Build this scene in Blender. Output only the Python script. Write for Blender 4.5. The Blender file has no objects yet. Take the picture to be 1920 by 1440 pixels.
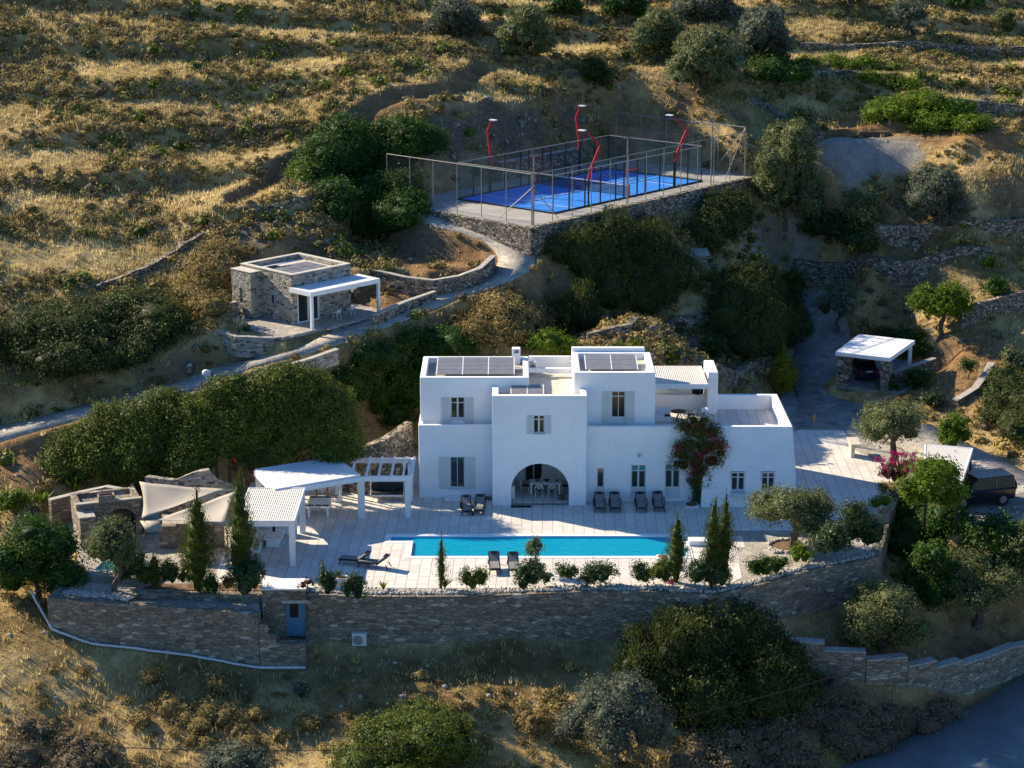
import bpy, bmesh, math, random
import numpy as np
from mathutils import Vector, Matrix
R=math.radians; PI=math.pi
S=bpy.context.scene; COL=S.collection
# ------------------------------------------------------------------ camera, sky, sun, exposure
FPX=3850.0; PITCH=R(15.1); CH=42.0
cam_d=bpy.data.cameras.new('camera'); cam=bpy.data.objects.new('camera',cam_d); COL.objects.link(cam)
cam.location=(0,0,CH); cam.rotation_euler=(R(90)-PITCH,0,0)
cam_d.sensor_fit='HORIZONTAL'; cam_d.sensor_width=36; cam_d.lens=FPX/1920*36
cam_d.clip_start=1; cam_d.clip_end=5000; S.camera=cam
SUN_AZ=math.atan2(-.84,.542); SUN_EL=R(29.5)
W=bpy.data.worlds.new('World'); S.world=W; W.use_nodes=True
nt=W.node_tree; bg=nt.nodes['Background']; sky=nt.nodes.new('ShaderNodeTexSky'); sky.sky_type='NISHITA'
sky.sun_disc=False; sky.sun_elevation=SUN_EL; sky.sun_rotation=SUN_AZ; sky.air_density=1.0; sky.dust_density=.3; sky.ozone_density=4.0
wb=nt.nodes.new('ShaderNodeMix');wb.data_type='RGBA';wb.blend_type='MULTIPLY';wb.inputs[0].default_value=1;wb.inputs[7].default_value=(.66,.96,1.22,1);nt.links.new(sky.outputs[0],wb.inputs[6]);nt.links.new(wb.outputs[2],bg.inputs[0]); bg.inputs[1].default_value=.076
sd=bpy.data.lights.new('sun','SUN'); sun=bpy.data.objects.new('sun',sd); COL.objects.link(sun)
sd.energy=4.9; sd.angle=R(.5); sd.color=(1,.86,.64)
ld=Vector((-math.sin(SUN_AZ)*math.cos(SUN_EL),-math.cos(SUN_AZ)*math.cos(SUN_EL),-math.sin(SUN_EL)))
sun.rotation_euler=ld.to_track_quat('-Z','Y').to_euler(); sun.location=(-100,200,120)
S.view_settings.view_transform='Standard'; S.view_settings.look='None'; S.view_settings.exposure=1.0; S.view_settings.gamma=1
S.cycles.max_bounces=6; S.cycles.transparent_max_bounces=12; S.cycles.diffuse_bounces=3

# ------------------------------------------------------------------ picture <-> place
def tanA(y): return np.tan(PITCH+np.arctan((np.asarray(y,float)-720)/FPX))
CP,SP=math.cos(PITCH),math.sin(PITCH)
def wdep(Y,z): return Y*CP+(CH-z)*SP
def P(x,y,z=0.0):
    Y=float((CH-z)/tanA(y)); return Vector(((x-960)/FPX*wdep(Y,z),Y,z))
def PY(x,y,Y):
    z=float(CH-Y*tanA(y)); return Vector(((x-960)/FPX*wdep(Y,z),Y,z))
def XA(px,Y,z): return (px-960)/FPX*wdep(Y,z)
def ppm(Y,z): return FPX/wdep(Y,z)

# ------------------------------------------------------------------ noise
def _h(ix,iy,s):
    n=(ix.astype(np.int64)*374761393+iy.astype(np.int64)*668265263+s*1442695041)&0x7fffffff
    n=((n^(n>>13))*1274126177)&0x7fffffff
    return ((n^(n>>16))&0xffff)/65535.0
def vnoise(x,y,s=0):
    ix=np.floor(x);iy=np.floor(y);fx=x-ix;fy=y-iy
    fx=fx*fx*(3-2*fx);fy=fy*fy*(3-2*fy);ix=ix.astype(int);iy=iy.astype(int)
    a=_h(ix,iy,s);b=_h(ix+1,iy,s);c=_h(ix,iy+1,s);d=_h(ix+1,iy+1,s)
    return (a*(1-fx)+b*fx)*(1-fy)+(c*(1-fx)+d*fx)*fy
def fbm(x,y,s=0,o=4):
    r=0;a=.5
    for i in range(o): r=r+a*vnoise(x,y,s+i*7);x=x*2.03;y=y*2.03;a*=.5
    return r
def sst(t): t=np.clip(t,0,1); return t*t*(3-2*t)

# ------------------------------------------------------------------ terrain
CTL=[# px,py,z
(-300,1440,-5.4),(100,1440,-5.5),(500,1440,-5.8),(960,1440,-5.9),(1300,1440,-6.6),(1600,1440,-7.7),(1750,1390,-7.5),(1920,1290,-7.2),(2100,1200,-7),
(-300,1300,-3.4),(100,1300,-3.65),(300,1300,-4.0),(500,1300,-4.25),(960,1300,-4.15),(1300,1330,-4.9),(1400,1260,-4.3),(1500,1290,-5.3),(1600,1310,-5.6),(1700,1330,-6.3),(1880,1275,-6.7),
(30,1140,-1.1),(60,1140,-1.1),(105,1158,-1.55),(150,1174,-1.95),(200,1192,-2.35),(350,1217,-2.85),(560,1236,-3.5),(600,1215,-3.0),(760,1212,-2.9),(960,1212,-2.9),(1130,1200,-2.9),(1300,1190,-2.7),(1450,1180,-2.7),(1560,1150,-2.9),(1650,1110,-1.9),
(1600,1200,-3.7),(1700,1200,-4.4),(1800,1180,-5.0),(1920,1170,-5.2),(1800,1080,-3),(1920,1060,-2.2),(1740,1010,-2.0),(1700,960,-1.4),(1760,940,-.8),
(0,1130,-1.2),(-200,1150,-2),(0,1000,-.4),(30,960,.4),(0,900,1.5),(-200,900,1.6),(60,870,2.3),(110,900,1.2),(220,890,1.2),(380,880,.7),(520,855,.8),(640,850,.8),(700,830,2),(760,800,1.6),
(0,815,3.3),(120,780,4.1),(300,735,5.2),(440,690,6.3),(560,640,7.4),(700,600,8),(640,700,5.2),(700,660,6),(780,620,7.4),(860,640,6.2),
(0,730,5.4),(200,710,6.0),(0,650,7.4),(250,600,8.3),(380,560,9.3),
(0,560,9.7),(300,500,10.6),(0,450,12.4),(400,440,12.4),(430,480,11.2),(0,300,16.4),(-300,300,16.6),(250,250,17.9),(0,150,21.2),(0,0,27.1),(-300,0,27.4),(400,0,26.7),
(-300,560,9.9),(-300,800,3.6),(400,360,14.3),(600,395,13.6),(640,450,11.6),(560,330,15.2),(500,200,19.2),(700,240,18),(700,80,23.2),(250,100,23.0),(500,100,22.8),
(750,540,9),(800,470,10.7),(700,480,10.3),(940,560,9.2),(960,610,7.5),(1010,470,11.2),(780,380,13.1),
(1000,660,5.3),(1100,625,6.3),(1200,590,7.6),(1100,500,9.8),(1200,440,11),(1300,400,11.4),(1400,360,12.0),(1420,430,9.6),(1300,480,8.8),(1300,560,6.6),(1400,620,4.4),(1300,660,3.3),(1420,700,1.8),(1000,700,3.2),(900,690,3.4),(1200,670,3.4),
(1500,780,0),(1530,620,2.2),(1640,715,1),(1720,640,2.4),(1800,700,1.6),(1850,760,.9),(1800,820,.5),(1900,890,.2),(1880,800,.2),(1900,700,2),(1900,600,4.4),(1700,580,3.6),(2100,600,4.8),(2100,800,1.2),(2100,1000,-.8),
(1560,560,3.8),(1500,500,6.6),(1600,505,6.4),(1750,500,7.3),(1900,500,7.7),(1560,440,8.6),(1700,420,9.6),(1900,420,10.2),(1530,345,12.6),(1620,350,12.9),(1720,335,13.6),(1560,262,16.1),(1640,258,16.1),(1620,238,16.3),(1545,242,16.2),(1900,330,14),(1800,260,16.2),(2100,400,11),
(1450,330,13.0),(1480,240,16.2),(1700,185,18.6),(1900,200,17.9),(1500,200,18),(1400,200,18),(1300,150,20.3),(1900,100,20.6),(1500,100,21.1),(1500,0,25.2),(1900,0,24.6),(2200,0,24.4),(2200,250,17),
(1060,170,19.4),(1000,190,18.9),(900,200,19.0),(820,205,19.3),(1200,195,18.6),(900,130,21.2),(1000,60,23.4),(960,0,25.5),(1200,60,22.8),(700,160,20.8)]
cw=np.array([P(*c) for c in CTL]+[(0,88,-8.6),(-40,88,-8.2),(40,88,-10.5),(-80,88,-10),(80,95,-12),(0,245,33),(-70,240,36),(80,250,31),(-90,150,13),(-90,190,26),(90,150,4),(90,190,17),(-90,115,-3),(90,115,-6)])
def tps(r2): return np.where(r2>1e-9,.5*r2*np.log(np.maximum(r2,1e-9)),0)
_x=cw[:,:2]/50.; _d=((_x[:,None]-_x[None])**2).sum(-1); n_=len(_x)
A_=np.zeros((n_+3,n_+3)); A_[:n_,:n_]=tps(_d)+np.eye(n_)*.0006; A_[:n_,n_]=1; A_[:n_,n_+1:]=_x; A_[n_:,:n_]=A_[:n_,n_:].T
cf=np.linalg.solve(A_,np.append(cw[:,2],[0,0,0]))
def tbase(X,Y):
    sh=X.shape; q=np.stack([X.ravel(),Y.ravel()],1)/50.; out=np.zeros(len(q))
    for i in range(0,len(q),20000):
        k=q[i:i+20000]; d=((k[:,None]-_x[None])**2).sum(-1); out[i:i+20000]=tps(d)@cf[:n_]+cf[n_]+k@cf[n_+1:]
    return out.reshape(sh)
def polyd(X,Y,pts):
    """distance to a polyline, with z interpolated along it"""
    best=np.full(X.shape,1e9);zz=np.zeros(X.shape);side=np.zeros(X.shape)
    for a,b in zip(pts[:-1],pts[1:]):
        dx,dy=b[0]-a[0],b[1]-a[1];L=dx*dx+dy*dy
        t=np.clip(((X-a[0])*dx+(Y-a[1])*dy)/L,0,1)
        ex,ey=X-a[0]-t*dx,Y-a[1]-t*dy;d=np.hypot(ex,ey);m=d<best
        best=np.where(m,d,best);zz=np.where(m,a[2]+t*(b[2]-a[2]),zz);side=np.where(m,np.sign(dx*ey-dy*ex),side)
    return best,zz,side
def inpoly(X,Y,pg):
    ins=np.zeros(X.shape,bool);n=len(pg)
    for i in range(n):
        x1,y1=pg[i][0],pg[i][1];x2,y2=pg[(i+1)%n][0],pg[(i+1)%n][1]
        if y1==y2: continue
        c=((y1>Y)!=(y2>Y))&(X<(x2-x1)*(Y-y1)/(y2-y1)+x1); ins^=c
    return ins
def sdist(X,Y,pg):
    pts=[(p[0],p[1],0) for p in pg]+[(pg[0][0],pg[0][1],0)]
    d,_,_=polyd(X,Y,pts); return np.where(inpoly(X,Y,pg),-d,d)
# court frame
CA=Vector((3.2,158.0,13.1)); cth=R(49.8); CU=Vector((math.cos(cth),math.sin(cth),0)); CV=Vector((-math.sin(cth),math.cos(cth),0))
def C(u,v,z=0): return CA+CU*u+CV*v+Vector((0,0,z))
# cottage frame
KA=Vector((-15.5,141.4,8.2)); kth=R(46); KU=Vector((math.cos(kth),math.sin(kth),0)); KV=Vector((-math.sin(kth),math.cos(kth),0))
def K(u,v,z=0): return KA+KU*u+KV*v+Vector((0,0,z))
def pts3(l): return [P(*q) for q in l]
def smooth(pl,n=6):
    out=[];p=[Vector(q) for q in pl]
    p=[p[0]*2-p[1]]+p+[p[-1]*2-p[-2]]
    for i in range(1,len(p)-2):
        for k in range(n):
            t=k/n;a,b,c,d=p[i-1],p[i],p[i+1],p[i+2]
            out.append(.5*((2*b)+(c-a)*t+(2*a-5*b+4*c-d)*t*t+(3*b-a-3*c+d)*t**3))
    out.append(p[-2]);return out
PATH=smooth(pts3([(-120,850,2.6),(0,812,3.3),(120,780,4.1),(200,758,4.7),(300,735,5.3),(380,712,5.9),(440,690,6.3),(500,670,7.0),(560,653,7.5),(610,637,7.8),(660,619,8.05),(705,603,8.2),(765,581,8.5),(835,553,9),(905,532,9.6),(955,508,10.3),(968,482,10.9),(945,455,11.5),(900,436,12),(845,420,12.4),(800,402,12.8),(775,386,13.0)]))
DRIVE=smooth(pts3([(1520,545,4.2),(1530,600,2.9),(1537,650,1.6),(1545,700,.7),(1560,745,.12),(1560,790,0)]))
LANE=smooth(pts3([(1690,800,.4),(1735,825,.35),(1790,852,.3),(1850,882,.25),(1930,920,.2),(2050,975,-.2)]))
ROAD=smooth(pts3([(1250,1635,-8.6),(1430,1567,-8.2),(1600,1508,-8.0),(1760,1443,-7.7),(1920,1362,-7.4),(2080,1260,-7.1),(2300,1160,-6.8)]))
TRAIL=smooth(pts3([(905,122,21.5),(840,170,20.3),(760,195,19.5),(700,222,18.5),(620,262,17.2),(560,300,16.1),(500,342,15),(440,385,13.8)]))
TERR=[P(*q,0) for q in [(95,1114),(170,1121),(243,1124),(256,1106),(330,1107),(486,1110),(515,1106),(570,1108),(660,1112),(860,1114),(1000,1108),(1100,1104),(1230,1104),(1290,1110),(1340,1110),(1425,1090),(1500,1068),(1570,1054),(1636,1042),(1652,1000),(1655,967),(1690,905),(1740,850),(1660,800),(1600,765)]]+[P(1480,735,0),Vector((15,139,0)),Vector((-8,137,0)),Vector((-11,129.2,0)),Vector((-17,128.6,0)),Vector((-26,126.5,0)),P(120,960,0),P(150,1040,0)]
CPLAT=[C(-5,-2.1),C(24.9,-1.6),C(26,4),C(25,13),C(-1,13),C(-2,17),C(-4.6,17)]
CARP=[P(*q,1) for q in [(1570,722),(1690,738),(1760,690),(1620,660)]]
KPLAT=[K(-2.9,-2.35),K(-3.0,5.5),K(-1,8),K(7.5,7.5),K(7.6,-2.4)]
GARD=[P(*q,10.3) for q in [(660,486),(700,500),(760,514),(812,520),(858,512),(896,497),(918,478),(890,458),(840,446),(780,436),(700,446),(660,462)]]
GARD2=[P(*q,8.9) for q in [(664,560),(700,545),(760,540),(800,548),(755,566),(700,588)]]
PARK=[P(*q,.2) for q in [(1790,985),(1770,900),(1850,870),(1960,900),(1960,1010),(1850,990)]]
ODPL=[P(*q,13.6) for q in [(1600,700)]]
def tphase(X,Y):
    wv=Y-.16*X+3.2*(fbm(X/26,Y/26,3,3)-.5)*2; return (wv/7.6)%1.0
def terr(X,Y,fine=True):
    z=tbase(X,Y)
    if fine:
        hill=sst((z-11)/5)
        # dry stone terraces of the hillside
        fr=tphase(X,Y);saw=np.where(fr<.84,fr/.84,1-(fr-.84)/.16)-.5
        amp=1.5*(.15+1.35*vnoise(X/14,Y/9,9)); z=z-hill*amp*saw*.62*(1-.75*np.exp(-((X+3)/13)**2-((Y-179)/8)**2))
        z=z+(fbm(X/9,Y/9,1,4)-.47)*1.1*sst((np.abs(z)-1)/3)
        z=z+(fbm(X/1.6,Y/1.6,5,3)-.44)*.34
        # steep ground breaks into ledges
        rocky=sst((np.abs(z-9)-0)/-4+1)*0+sst((vnoise(X/7,Y/7,21)-.35)/.3)
        zn=(Y>141)&(Y<163)&(X>-6)&(X<26); z=z+np.where(zn,rocky*(np.abs(fbm(X/2.2,Y/1.5,33,4)-.47)*1.0-.2),0)
    for pg,pz,bl in ((GARD,10.25,1.3),(GARD2,8.85,1.0)):
        d=sdist(X,Y,pg);k=1-sst(d/bl);z=z*(1-k)+(pz+.10*(fbm(X/1.5,Y/1.5,9,2)-.4))*k
    for pl,hw,bl in ((PATH,1.7,1.3),(DRIVE,3.0,2.0),(LANE,2.6,1.5),(ROAD,3.9,1.6)):
        d,pz,_=polyd(X,Y,pl); k=1-sst((d-hw)/bl); z=z*(1-k)+(pz-.12)*k
    d,pz,sd_=polyd(X,Y,TRAIL); z=z-.4*np.exp(-(d/.8)**2)+.6*sst((d-.6)/.35)*np.exp(-d/3.5)*np.where(sd_<0,1,0)
    # quarried face behind the court
    d=sdist(X,Y,CPLAT); uu=(X-CA.x)*CU.x+(Y-CA.y)*CU.y; vv=(X-CA.x)*CV.x+(Y-CA.y)*CV.y
    up=sst((d-.5)/5.0)*(1-.0)
    back=(vv>5)|(uu>22)
    kb=sst((np.maximum(vv-4,uu-20))/4); zz=12.9+np.maximum(d-.7,0)*(2.2+.5*(fbm(X/3,Y/3,61,3)-.47)); z=np.where(d>0,np.where(kb>0,np.minimum(z,z*(1-kb)+zz*kb),z),z)
    z=np.where(d<=0,12.85,z)
    for pg,pz,bl in ((CARP,.88,2.0),(KPLAT,8.0,1.2)):
        d=sdist(X,Y,pg); k=1-sst(d/bl); z=z*(1-k)+pz*k
    d=sdist(X,Y,TERR);dP=sdist(X,Y,PARK);kP=1-sst(dP/1.5);dL,zL,_=polyd(X,Y,LANE);kL=1-sst((dL-2.4)/1.5)
    inT=d<-.05
    z=np.where(d<-.05,-.35,np.where((z>-.35),z*sst((d)/2.5)+(-.35)*(1-sst(d/2.5)),z))
    z=np.where(inT,z,(z*(1-kP)+.05*kP)*(1-kL)+(zL-.12)*kL)
    return z
def axis(lo,hi,a,b,st):
    mid=np.arange(a,b,st); o=[a];s=st
    L=[];x=a
    while x>lo: s*=1.35; x-=s; L.append(x)
    Rr=[];x=b;s=st
    while x<hi: s*=1.35; x+=s; Rr.append(x)
    return np.array(L[::-1]+list(mid)+[b]+Rr)
gx=axis(-700,700,-52,56,.36); gy=axis(-200,900,92,228,.36)
GX,GY=np.meshgrid(gx,gy); GZ=terr(GX,GY)
far=sst((np.maximum(np.abs(GX)-90,np.maximum(GY-250,85-GY)))/60)
GZ=GZ*(1-far)+np.clip((GY-130)*.3,-14,60)*far
def hz(X,Y):
    X=np.asarray(X,float);Y=np.asarray(Y,float)
    i=np.clip(np.searchsorted(gx,X)-1,0,len(gx)-2);j=np.clip(np.searchsorted(gy,Y)-1,0,len(gy)-2)
    fx=(X-gx[i])/(gx[i+1]-gx[i]);fy=(Y-gy[j])/(gy[j+1]-gy[j])
    return (GZ[j,i]*(1-fx)+GZ[j,i+1]*fx)*(1-fy)+(GZ[j+1,i]*(1-fx)+GZ[j+1,i+1]*fx)*fy
_YS=np.arange(85,260,.15)
def G(px,py):
    t=float(tanA(py)); z=CH-_YS*t; X=(px-960)/FPX*(_YS*CP+(CH-z)*SP)
    g=hz(X,_YS); k=np.where(g>=z)[0]
    i=k[0] if len(k) else len(_YS)-1
    return Vector((X[i],_YS[i],g[i]))
def onground(X,Y): return Vector((X,Y,float(hz(X,Y))))

# ------------------------------------------------------------------ object helpers
def tag(o,label=None,cat=None,group=None,kind=None):
    if label:o['label']=label
    if cat:o['category']=cat
    if group:o['group']=group
    if kind:o['kind']=kind
    return o
def empty(name,loc=(0,0,0),rz=0,label=None,cat=None,group=None):
    o=bpy.data.objects.new(name,None);COL.objects.link(o);o.location=loc;o.rotation_euler=(0,0,rz);o.empty_display_size=.3
    return tag(o,label,cat,group)
def link(name,me,mats,parent=None):
    o=bpy.data.objects.new(name,me);COL.objects.link(o)
    for m in (mats if isinstance(mats,(list,tuple)) else [mats]): me.materials.append(m)
    if parent: o.parent=parent
    return o
def bmobj(name,bm,mats,parent=None,smooth_=False):
    me=bpy.data.meshes.new(name);bmesh.ops.recalc_face_normals(bm,faces=bm.faces);bm.to_mesh(me);bm.free()
    if smooth_: me.polygons.foreach_set('use_smooth',[True]*len(me.polygons))
    return link(name,me,mats,parent)
def npobj(name,V,F,mats,parent=None,attr=None,smooth_=False,midx=None):
    V=np.asarray(V,np.float32);F=np.asarray(F,np.int32);k=F.shape[1]
    me=bpy.data.meshes.new(name);me.vertices.add(len(V));me.vertices.foreach_set('co',V.ravel())
    me.loops.add(F.size);me.loops.foreach_set('vertex_index',F.ravel());me.polygons.add(len(F))
    me.polygons.foreach_set('loop_start',np.arange(0,F.size,k,dtype=np.int32))
    try: me.polygons.foreach_set('loop_total',np.full(len(F),k,np.int32))
    except Exception: pass
    me.update(calc_edges=True)
    if attr is not None:
        for nm,(dom,arr) in attr.items():
            a=me.attributes.new(nm,'FLOAT',dom);a.data.foreach_set('value',np.asarray(arr,np.float32))
    if smooth_: me.polygons.foreach_set('use_smooth',np.ones(len(F),bool))
    o=link(name,me,mats,parent)
    if midx is not None: me.polygons.foreach_set('material_index',np.asarray(midx,np.int32))
    return o
def box(bm,x0,x1,y0,y1,z0,z1,M=None,mi=0):
    vs=[bm.verts.new((x,y,z)) for z in (z0,z1) for y in (y0,y1) for x in (x0,x1)]
    if M is not None:
        for v in vs: v.co=M@v.co
    for f in ((0,1,3,2),(4,5,7,6),(0,1,5,4),(2,3,7,6),(0,2,6,4),(1,3,7,5)):
        fc=bm.faces.new([vs[i] for i in f]);fc.material_index=mi
    return vs
def bar(bm,a,b,r,n=6,r2=None,mi=0,cap=True):
    a=Vector(a);b=Vector(b);r2=r if r2 is None else r2;d=(b-a).normalized()
    u=d.orthogonal().normalized();w=d.cross(u);A=[];B=[]
    for i in range(n):
        t=2*PI*i/n;o=u*math.cos(t)+w*math.sin(t);A.append(bm.verts.new(a+o*r));B.append(bm.verts.new(b+o*r2))
    for i in range(n):
        f=bm.faces.new((A[i],A[(i+1)%n],B[(i+1)%n],B[i]));f.material_index=mi
    if cap:
        f=bm.faces.new(A[::-1]);f.material_index=mi;f=bm.faces.new(B);f.material_index=mi
def tube(bm,pts,r,n=6,rads=None):
    rads=rads or [r]*len(pts)
    for i in range(len(pts)-1): bar(bm,pts[i],pts[i+1],rads[i],n,rads[i+1])
def prism(bm,pts,z0,z1,mi=0):
    a=[bm.verts.new((p[0],p[1],z0)) for p in pts];b=[bm.verts.new((p[0],p[1],z1)) for p in pts];n=len(pts)
    fs=[bm.faces.new(a[::-1]),bm.faces.new(b)]
    for i in range(n): fs.append(bm.faces.new((a[i],a[(i+1)%n],b[(i+1)%n],b[i])))
    for f in fs:f.material_index=mi
    return a,b
def boxobj(name,d,m,parent=None,bev=0,M=None):
    bm=bmesh.new();box(bm,*d,M=M)
    if bev: bmesh.ops.bevel(bm,geom=bm.edges[:],offset=bev,segments=2,affect='EDGES',profile=.5)
    return bmobj(name,bm,m,parent)
def frameM(o,ux,uy): # local->world, z up
    return Matrix(((ux.x,uy.x,0,o.x),(ux.y,uy.y,0,o.y),(0,0,1,o.z),(0,0,0,1)))
MC=frameM(CA,CU,CV); MK=frameM(KA,KU,KV)
def carve(bm_main,cutters,bev=0,seg=2):
    """subtract closed meshes from one, then soften edges; returns a bmesh"""
    me=bpy.data.meshes.new('t');bmesh.ops.recalc_face_normals(bm_main,faces=bm_main.faces);bm_main.to_mesh(me);bm_main.free()
    ob=bpy.data.objects.new('t',me);COL.objects.link(ob);tmp=[]
    for c in cutters:
        m2=bpy.data.meshes.new('c');bmesh.ops.recalc_face_normals(c,faces=c.faces);c.to_mesh(m2);c.free();o2=bpy.data.objects.new('c',m2);COL.objects.link(o2);tmp.append(o2)
        md=ob.modifiers.new('b','BOOLEAN');md.operation='DIFFERENCE';md.object=o2;md.solver='EXACT'
    if bev:
        md=ob.modifiers.new('v','BEVEL');md.width=bev;md.segments=seg;md.limit_method='ANGLE';md.angle_limit=R(50)
    bpy.context.view_layer.update();dg=bpy.context.evaluated_depsgraph_get();bm=bmesh.new();bm.from_object(ob,dg)
    for o in tmp+[ob]:
        m=o.data;bpy.data.objects.remove(o);bpy.data.meshes.remove(m)
    return bm
def cbox(*d,M=None):
    b=bmesh.new();box(b,*d,M=M);return b
def copy_tree(o,parent=None,**kw):
    c=o.copy();COL.objects.link(c)
    if parent is not None:c.parent=parent
    for ch in o.children: copy_tree(ch,c)
    return c
def place(proto,first,loc,rz,label=None,group=None,scale=None):
    o=proto if first else copy_tree(proto)
    o.location=loc;o.rotation_euler=(0,0,rz)
    if label:o['label']=label
    if group:o['group']=group
    if scale:o.scale=scale
    return o

# ------------------------------------------------------------------ materials
def newmat(name):
    m=bpy.data.materials.new(name);m.use_nodes=True;t=m.node_tree;b=t.nodes['Principled BSDF'];return m,t,b
def N(t,typ,**kw):
    n=t.nodes.new('ShaderNode'+typ)
    for k,v in kw.items(): setattr(n,k,v)
    return n
def ramp(t,src,stops,interp='LINEAR'):
    r=N(t,'ValToRGB');r.color_ramp.interpolation=interp;e=r.color_ramp.elements
    while len(e)<len(stops): e.new(.5)
    for i,(p,c) in enumerate(stops): e[i].position=p;e[i].color=(*c,1)
    t.links.new(src,r.inputs[0]);return r.outputs[0]
def pos(t,sc=(1,1,1),rz=0):
    g=N(t,'NewGeometry');m=N(t,'Mapping');m.inputs['Scale'].default_value=sc;m.inputs['Rotation'].default_value=(0,0,rz);t.links.new(g.outputs['Position'],m.inputs[0]);return m.outputs[0]
def noise(t,v,s,d=4,r=.55):
    n=N(t,'TexNoise');n.inputs['Scale'].default_value=s;n.inputs['Detail'].default_value=d;n.inputs['Roughness'].default_value=r;t.links.new(v,n.inputs['Vector']);return n.outputs['Fac']
def voro(t,v,s,feat='F1',rnd=1):
    n=N(t,'TexVoronoi');n.feature=feat;n.inputs['Scale'].default_value=s;n.inputs['Randomness'].default_value=rnd;t.links.new(v,n.inputs['Vector']);return n
def mix(t,f,a,b,mode='MIX'):
    n=N(t,'Mix');n.data_type='RGBA';n.blend_type=mode
    for s,x in ((n.inputs[0],f),(n.inputs[6],a),(n.inputs[7],b)):
        if hasattr(x,'default_value') or hasattr(x,'is_linked'): t.links.new(x,s)
        elif isinstance(x,(int,float)): s.default_value=x
        else: s.default_value=(*x,1)
    return n.outputs[2]
def math_(t,op,a,b=None,clamp=False):
    n=N(t,'Math');n.operation=op;n.use_clamp=clamp
    for i,x in enumerate((a,b)):
        if x is None: continue
        if isinstance(x,(int,float)): n.inputs[i].default_value=x
        else: t.links.new(x,n.inputs[i])
    return n.outputs[0]
def bump(t,b,h,dist=.02,st=.6):
    n=N(t,'Bump');n.inputs['Strength'].default_value=st;n.inputs['Distance'].default_value=dist;t.links.new(h,n.inputs['Height']);t.links.new(n.outputs[0],b.inputs['Normal'])
def plain(name,c,rough=.6,metal=0,var=.12,ns=3,spec=.3):
    m,t,b=newmat(name);v=pos(t);f=noise(t,v,ns,3);c2=tuple(max(0,x*(1-var)) for x in c)
    t.links.new(ramp(t,f,[(.3,c2),(.7,c)]),b.inputs['Base Color']);b.inputs['Roughness'].default_value=rough;b.inputs['Metallic'].default_value=metal;b.inputs['Specular IOR Level'].default_value=spec;return m
def plaster(name,c=(.87,.87,.87)):
    m,t,b=newmat(name);v=pos(t);f=noise(t,v,.8,6,.6);g=noise(t,v,14,3)
    col=ramp(t,f,[(.25,tuple(x*.93 for x in c)),(.7,c)]);st=noise(t,pos(t,(5,5,.35)),1.2,5,.65);bl=noise(t,v,.35,4)
    col=mix(t,math_(t,'MULTIPLY',math_(t,'SUBTRACT',st,.54,True),.7),col,(.52,.50,.46));col=mix(t,math_(t,'MULTIPLY',math_(t,'SUBTRACT',bl,.5,True),.9),col,(.62,.62,.60))
    t.links.new(col,b.inputs['Base Color']);b.inputs['Roughness'].default_value=.85;b.inputs['Specular IOR Level'].default_value=.15;bump(t,b,math_(t,'ADD',g,f),.02,.35);return m
def stone(name,cols,sc=(2.2,2.2,6.0),s=1.0,mortar=(.2,.18,.15),mw=.05,depth=.05,rough=.9):
    m,t,b=newmat(name);v=pos(t,sc);nz=N(t,'TexNoise');nz.inputs['Scale'].default_value=1.1;t.links.new(v,nz.inputs['Vector'])
    va=N(t,'VectorMath',operation='MULTIPLY_ADD');t.links.new(nz.outputs['Color'],va.inputs[0]);va.inputs[1].default_value=(.5,.5,.5);t.links.new(v,va.inputs[2]);v2=va.outputs[0]
    c=voro(t,v2,s);e=voro(t,v2,s,'DISTANCE_TO_EDGE')
    sep=N(t,'SeparateColor');t.links.new(c.outputs['Color'],sep.inputs[0])
    k=len(cols);col=ramp(t,sep.outputs[0],[(i/k,cc) for i,cc in enumerate(cols)],'CONSTANT')
    g=noise(t,pos(t),9,4);col=mix(t,.5,col,ramp(t,g,[(.25,(.25,.24,.22)),(.75,(.95,.93,.9))]),'MULTIPLY');col=mix(t,.35,col,(1.0,1.0,1.0),'SCREEN') if False else col
    ed=math_(t,'LESS_THAN',e.outputs['Distance'],mw);col=mix(t,ed,col,mortar);t.links.new(col,b.inputs['Base Color'])
    h=math_(t,'MINIMUM',e.outputs['Distance'],.16);h=math_(t,'ADD',h,math_(t,'MULTIPLY',g,.06));bump(t,b,h,depth*4,.9);b.inputs['Roughness'].default_value=rough;b.inputs['Specular IOR Level'].default_value=.15;return m
def leafmat(name,c0,c1,c2,tr=.25,rough=.55):
    m,t,b=newmat(name);a=N(t,'Attribute');a.attribute_name='var'
    col=ramp(t,a.outputs['Fac'],[(0,c0),(.55,c1),(1,c2)]);t.links.new(col,b.inputs['Base Color']);b.inputs['Roughness'].default_value=rough;b.inputs['Specular IOR Level'].default_value=.10
    o=t.nodes['Material Output'];tl=N(t,'BsdfTranslucent');t.links.new(col,tl.inputs[0]);mx=N(t,'MixShader');mx.inputs[0].default_value=tr
    t.links.new(b.outputs[0],mx.inputs[1]);t.links.new(tl.outputs[0],mx.inputs[2]);t.links.new(mx.outputs[0],o.inputs[0]);return m
M={}
M['plaster']=plaster('white_plaster');M['plaster_warm']=plaster('cream_plaster',(.80,.77,.70))
M['white']=plain('white_painted_metal',(.80,.80,.80),.4,0,.06);M['frame']=plain('window_frame_paint',(.66,.67,.66),.5,0,.08)
M['shutter']=plain('shutter_paint',(.60,.63,.63),.5,0,.08)
M['wall_stone']=stone('retaining_wall_stone',[(.36,.31,.24),(.26,.22,.17),(.40,.34,.26),(.20,.17,.135),(.30,.255,.20),(.37,.315,.24),(.28,.235,.18),(.33,.28,.21),(.24,.205,.16),(.345,.295,.225),(.29,.245,.19),(.55,.49,.40)],(2.1,2.1,5.6),mortar=(.12,.095,.07),mw=.035)
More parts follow.
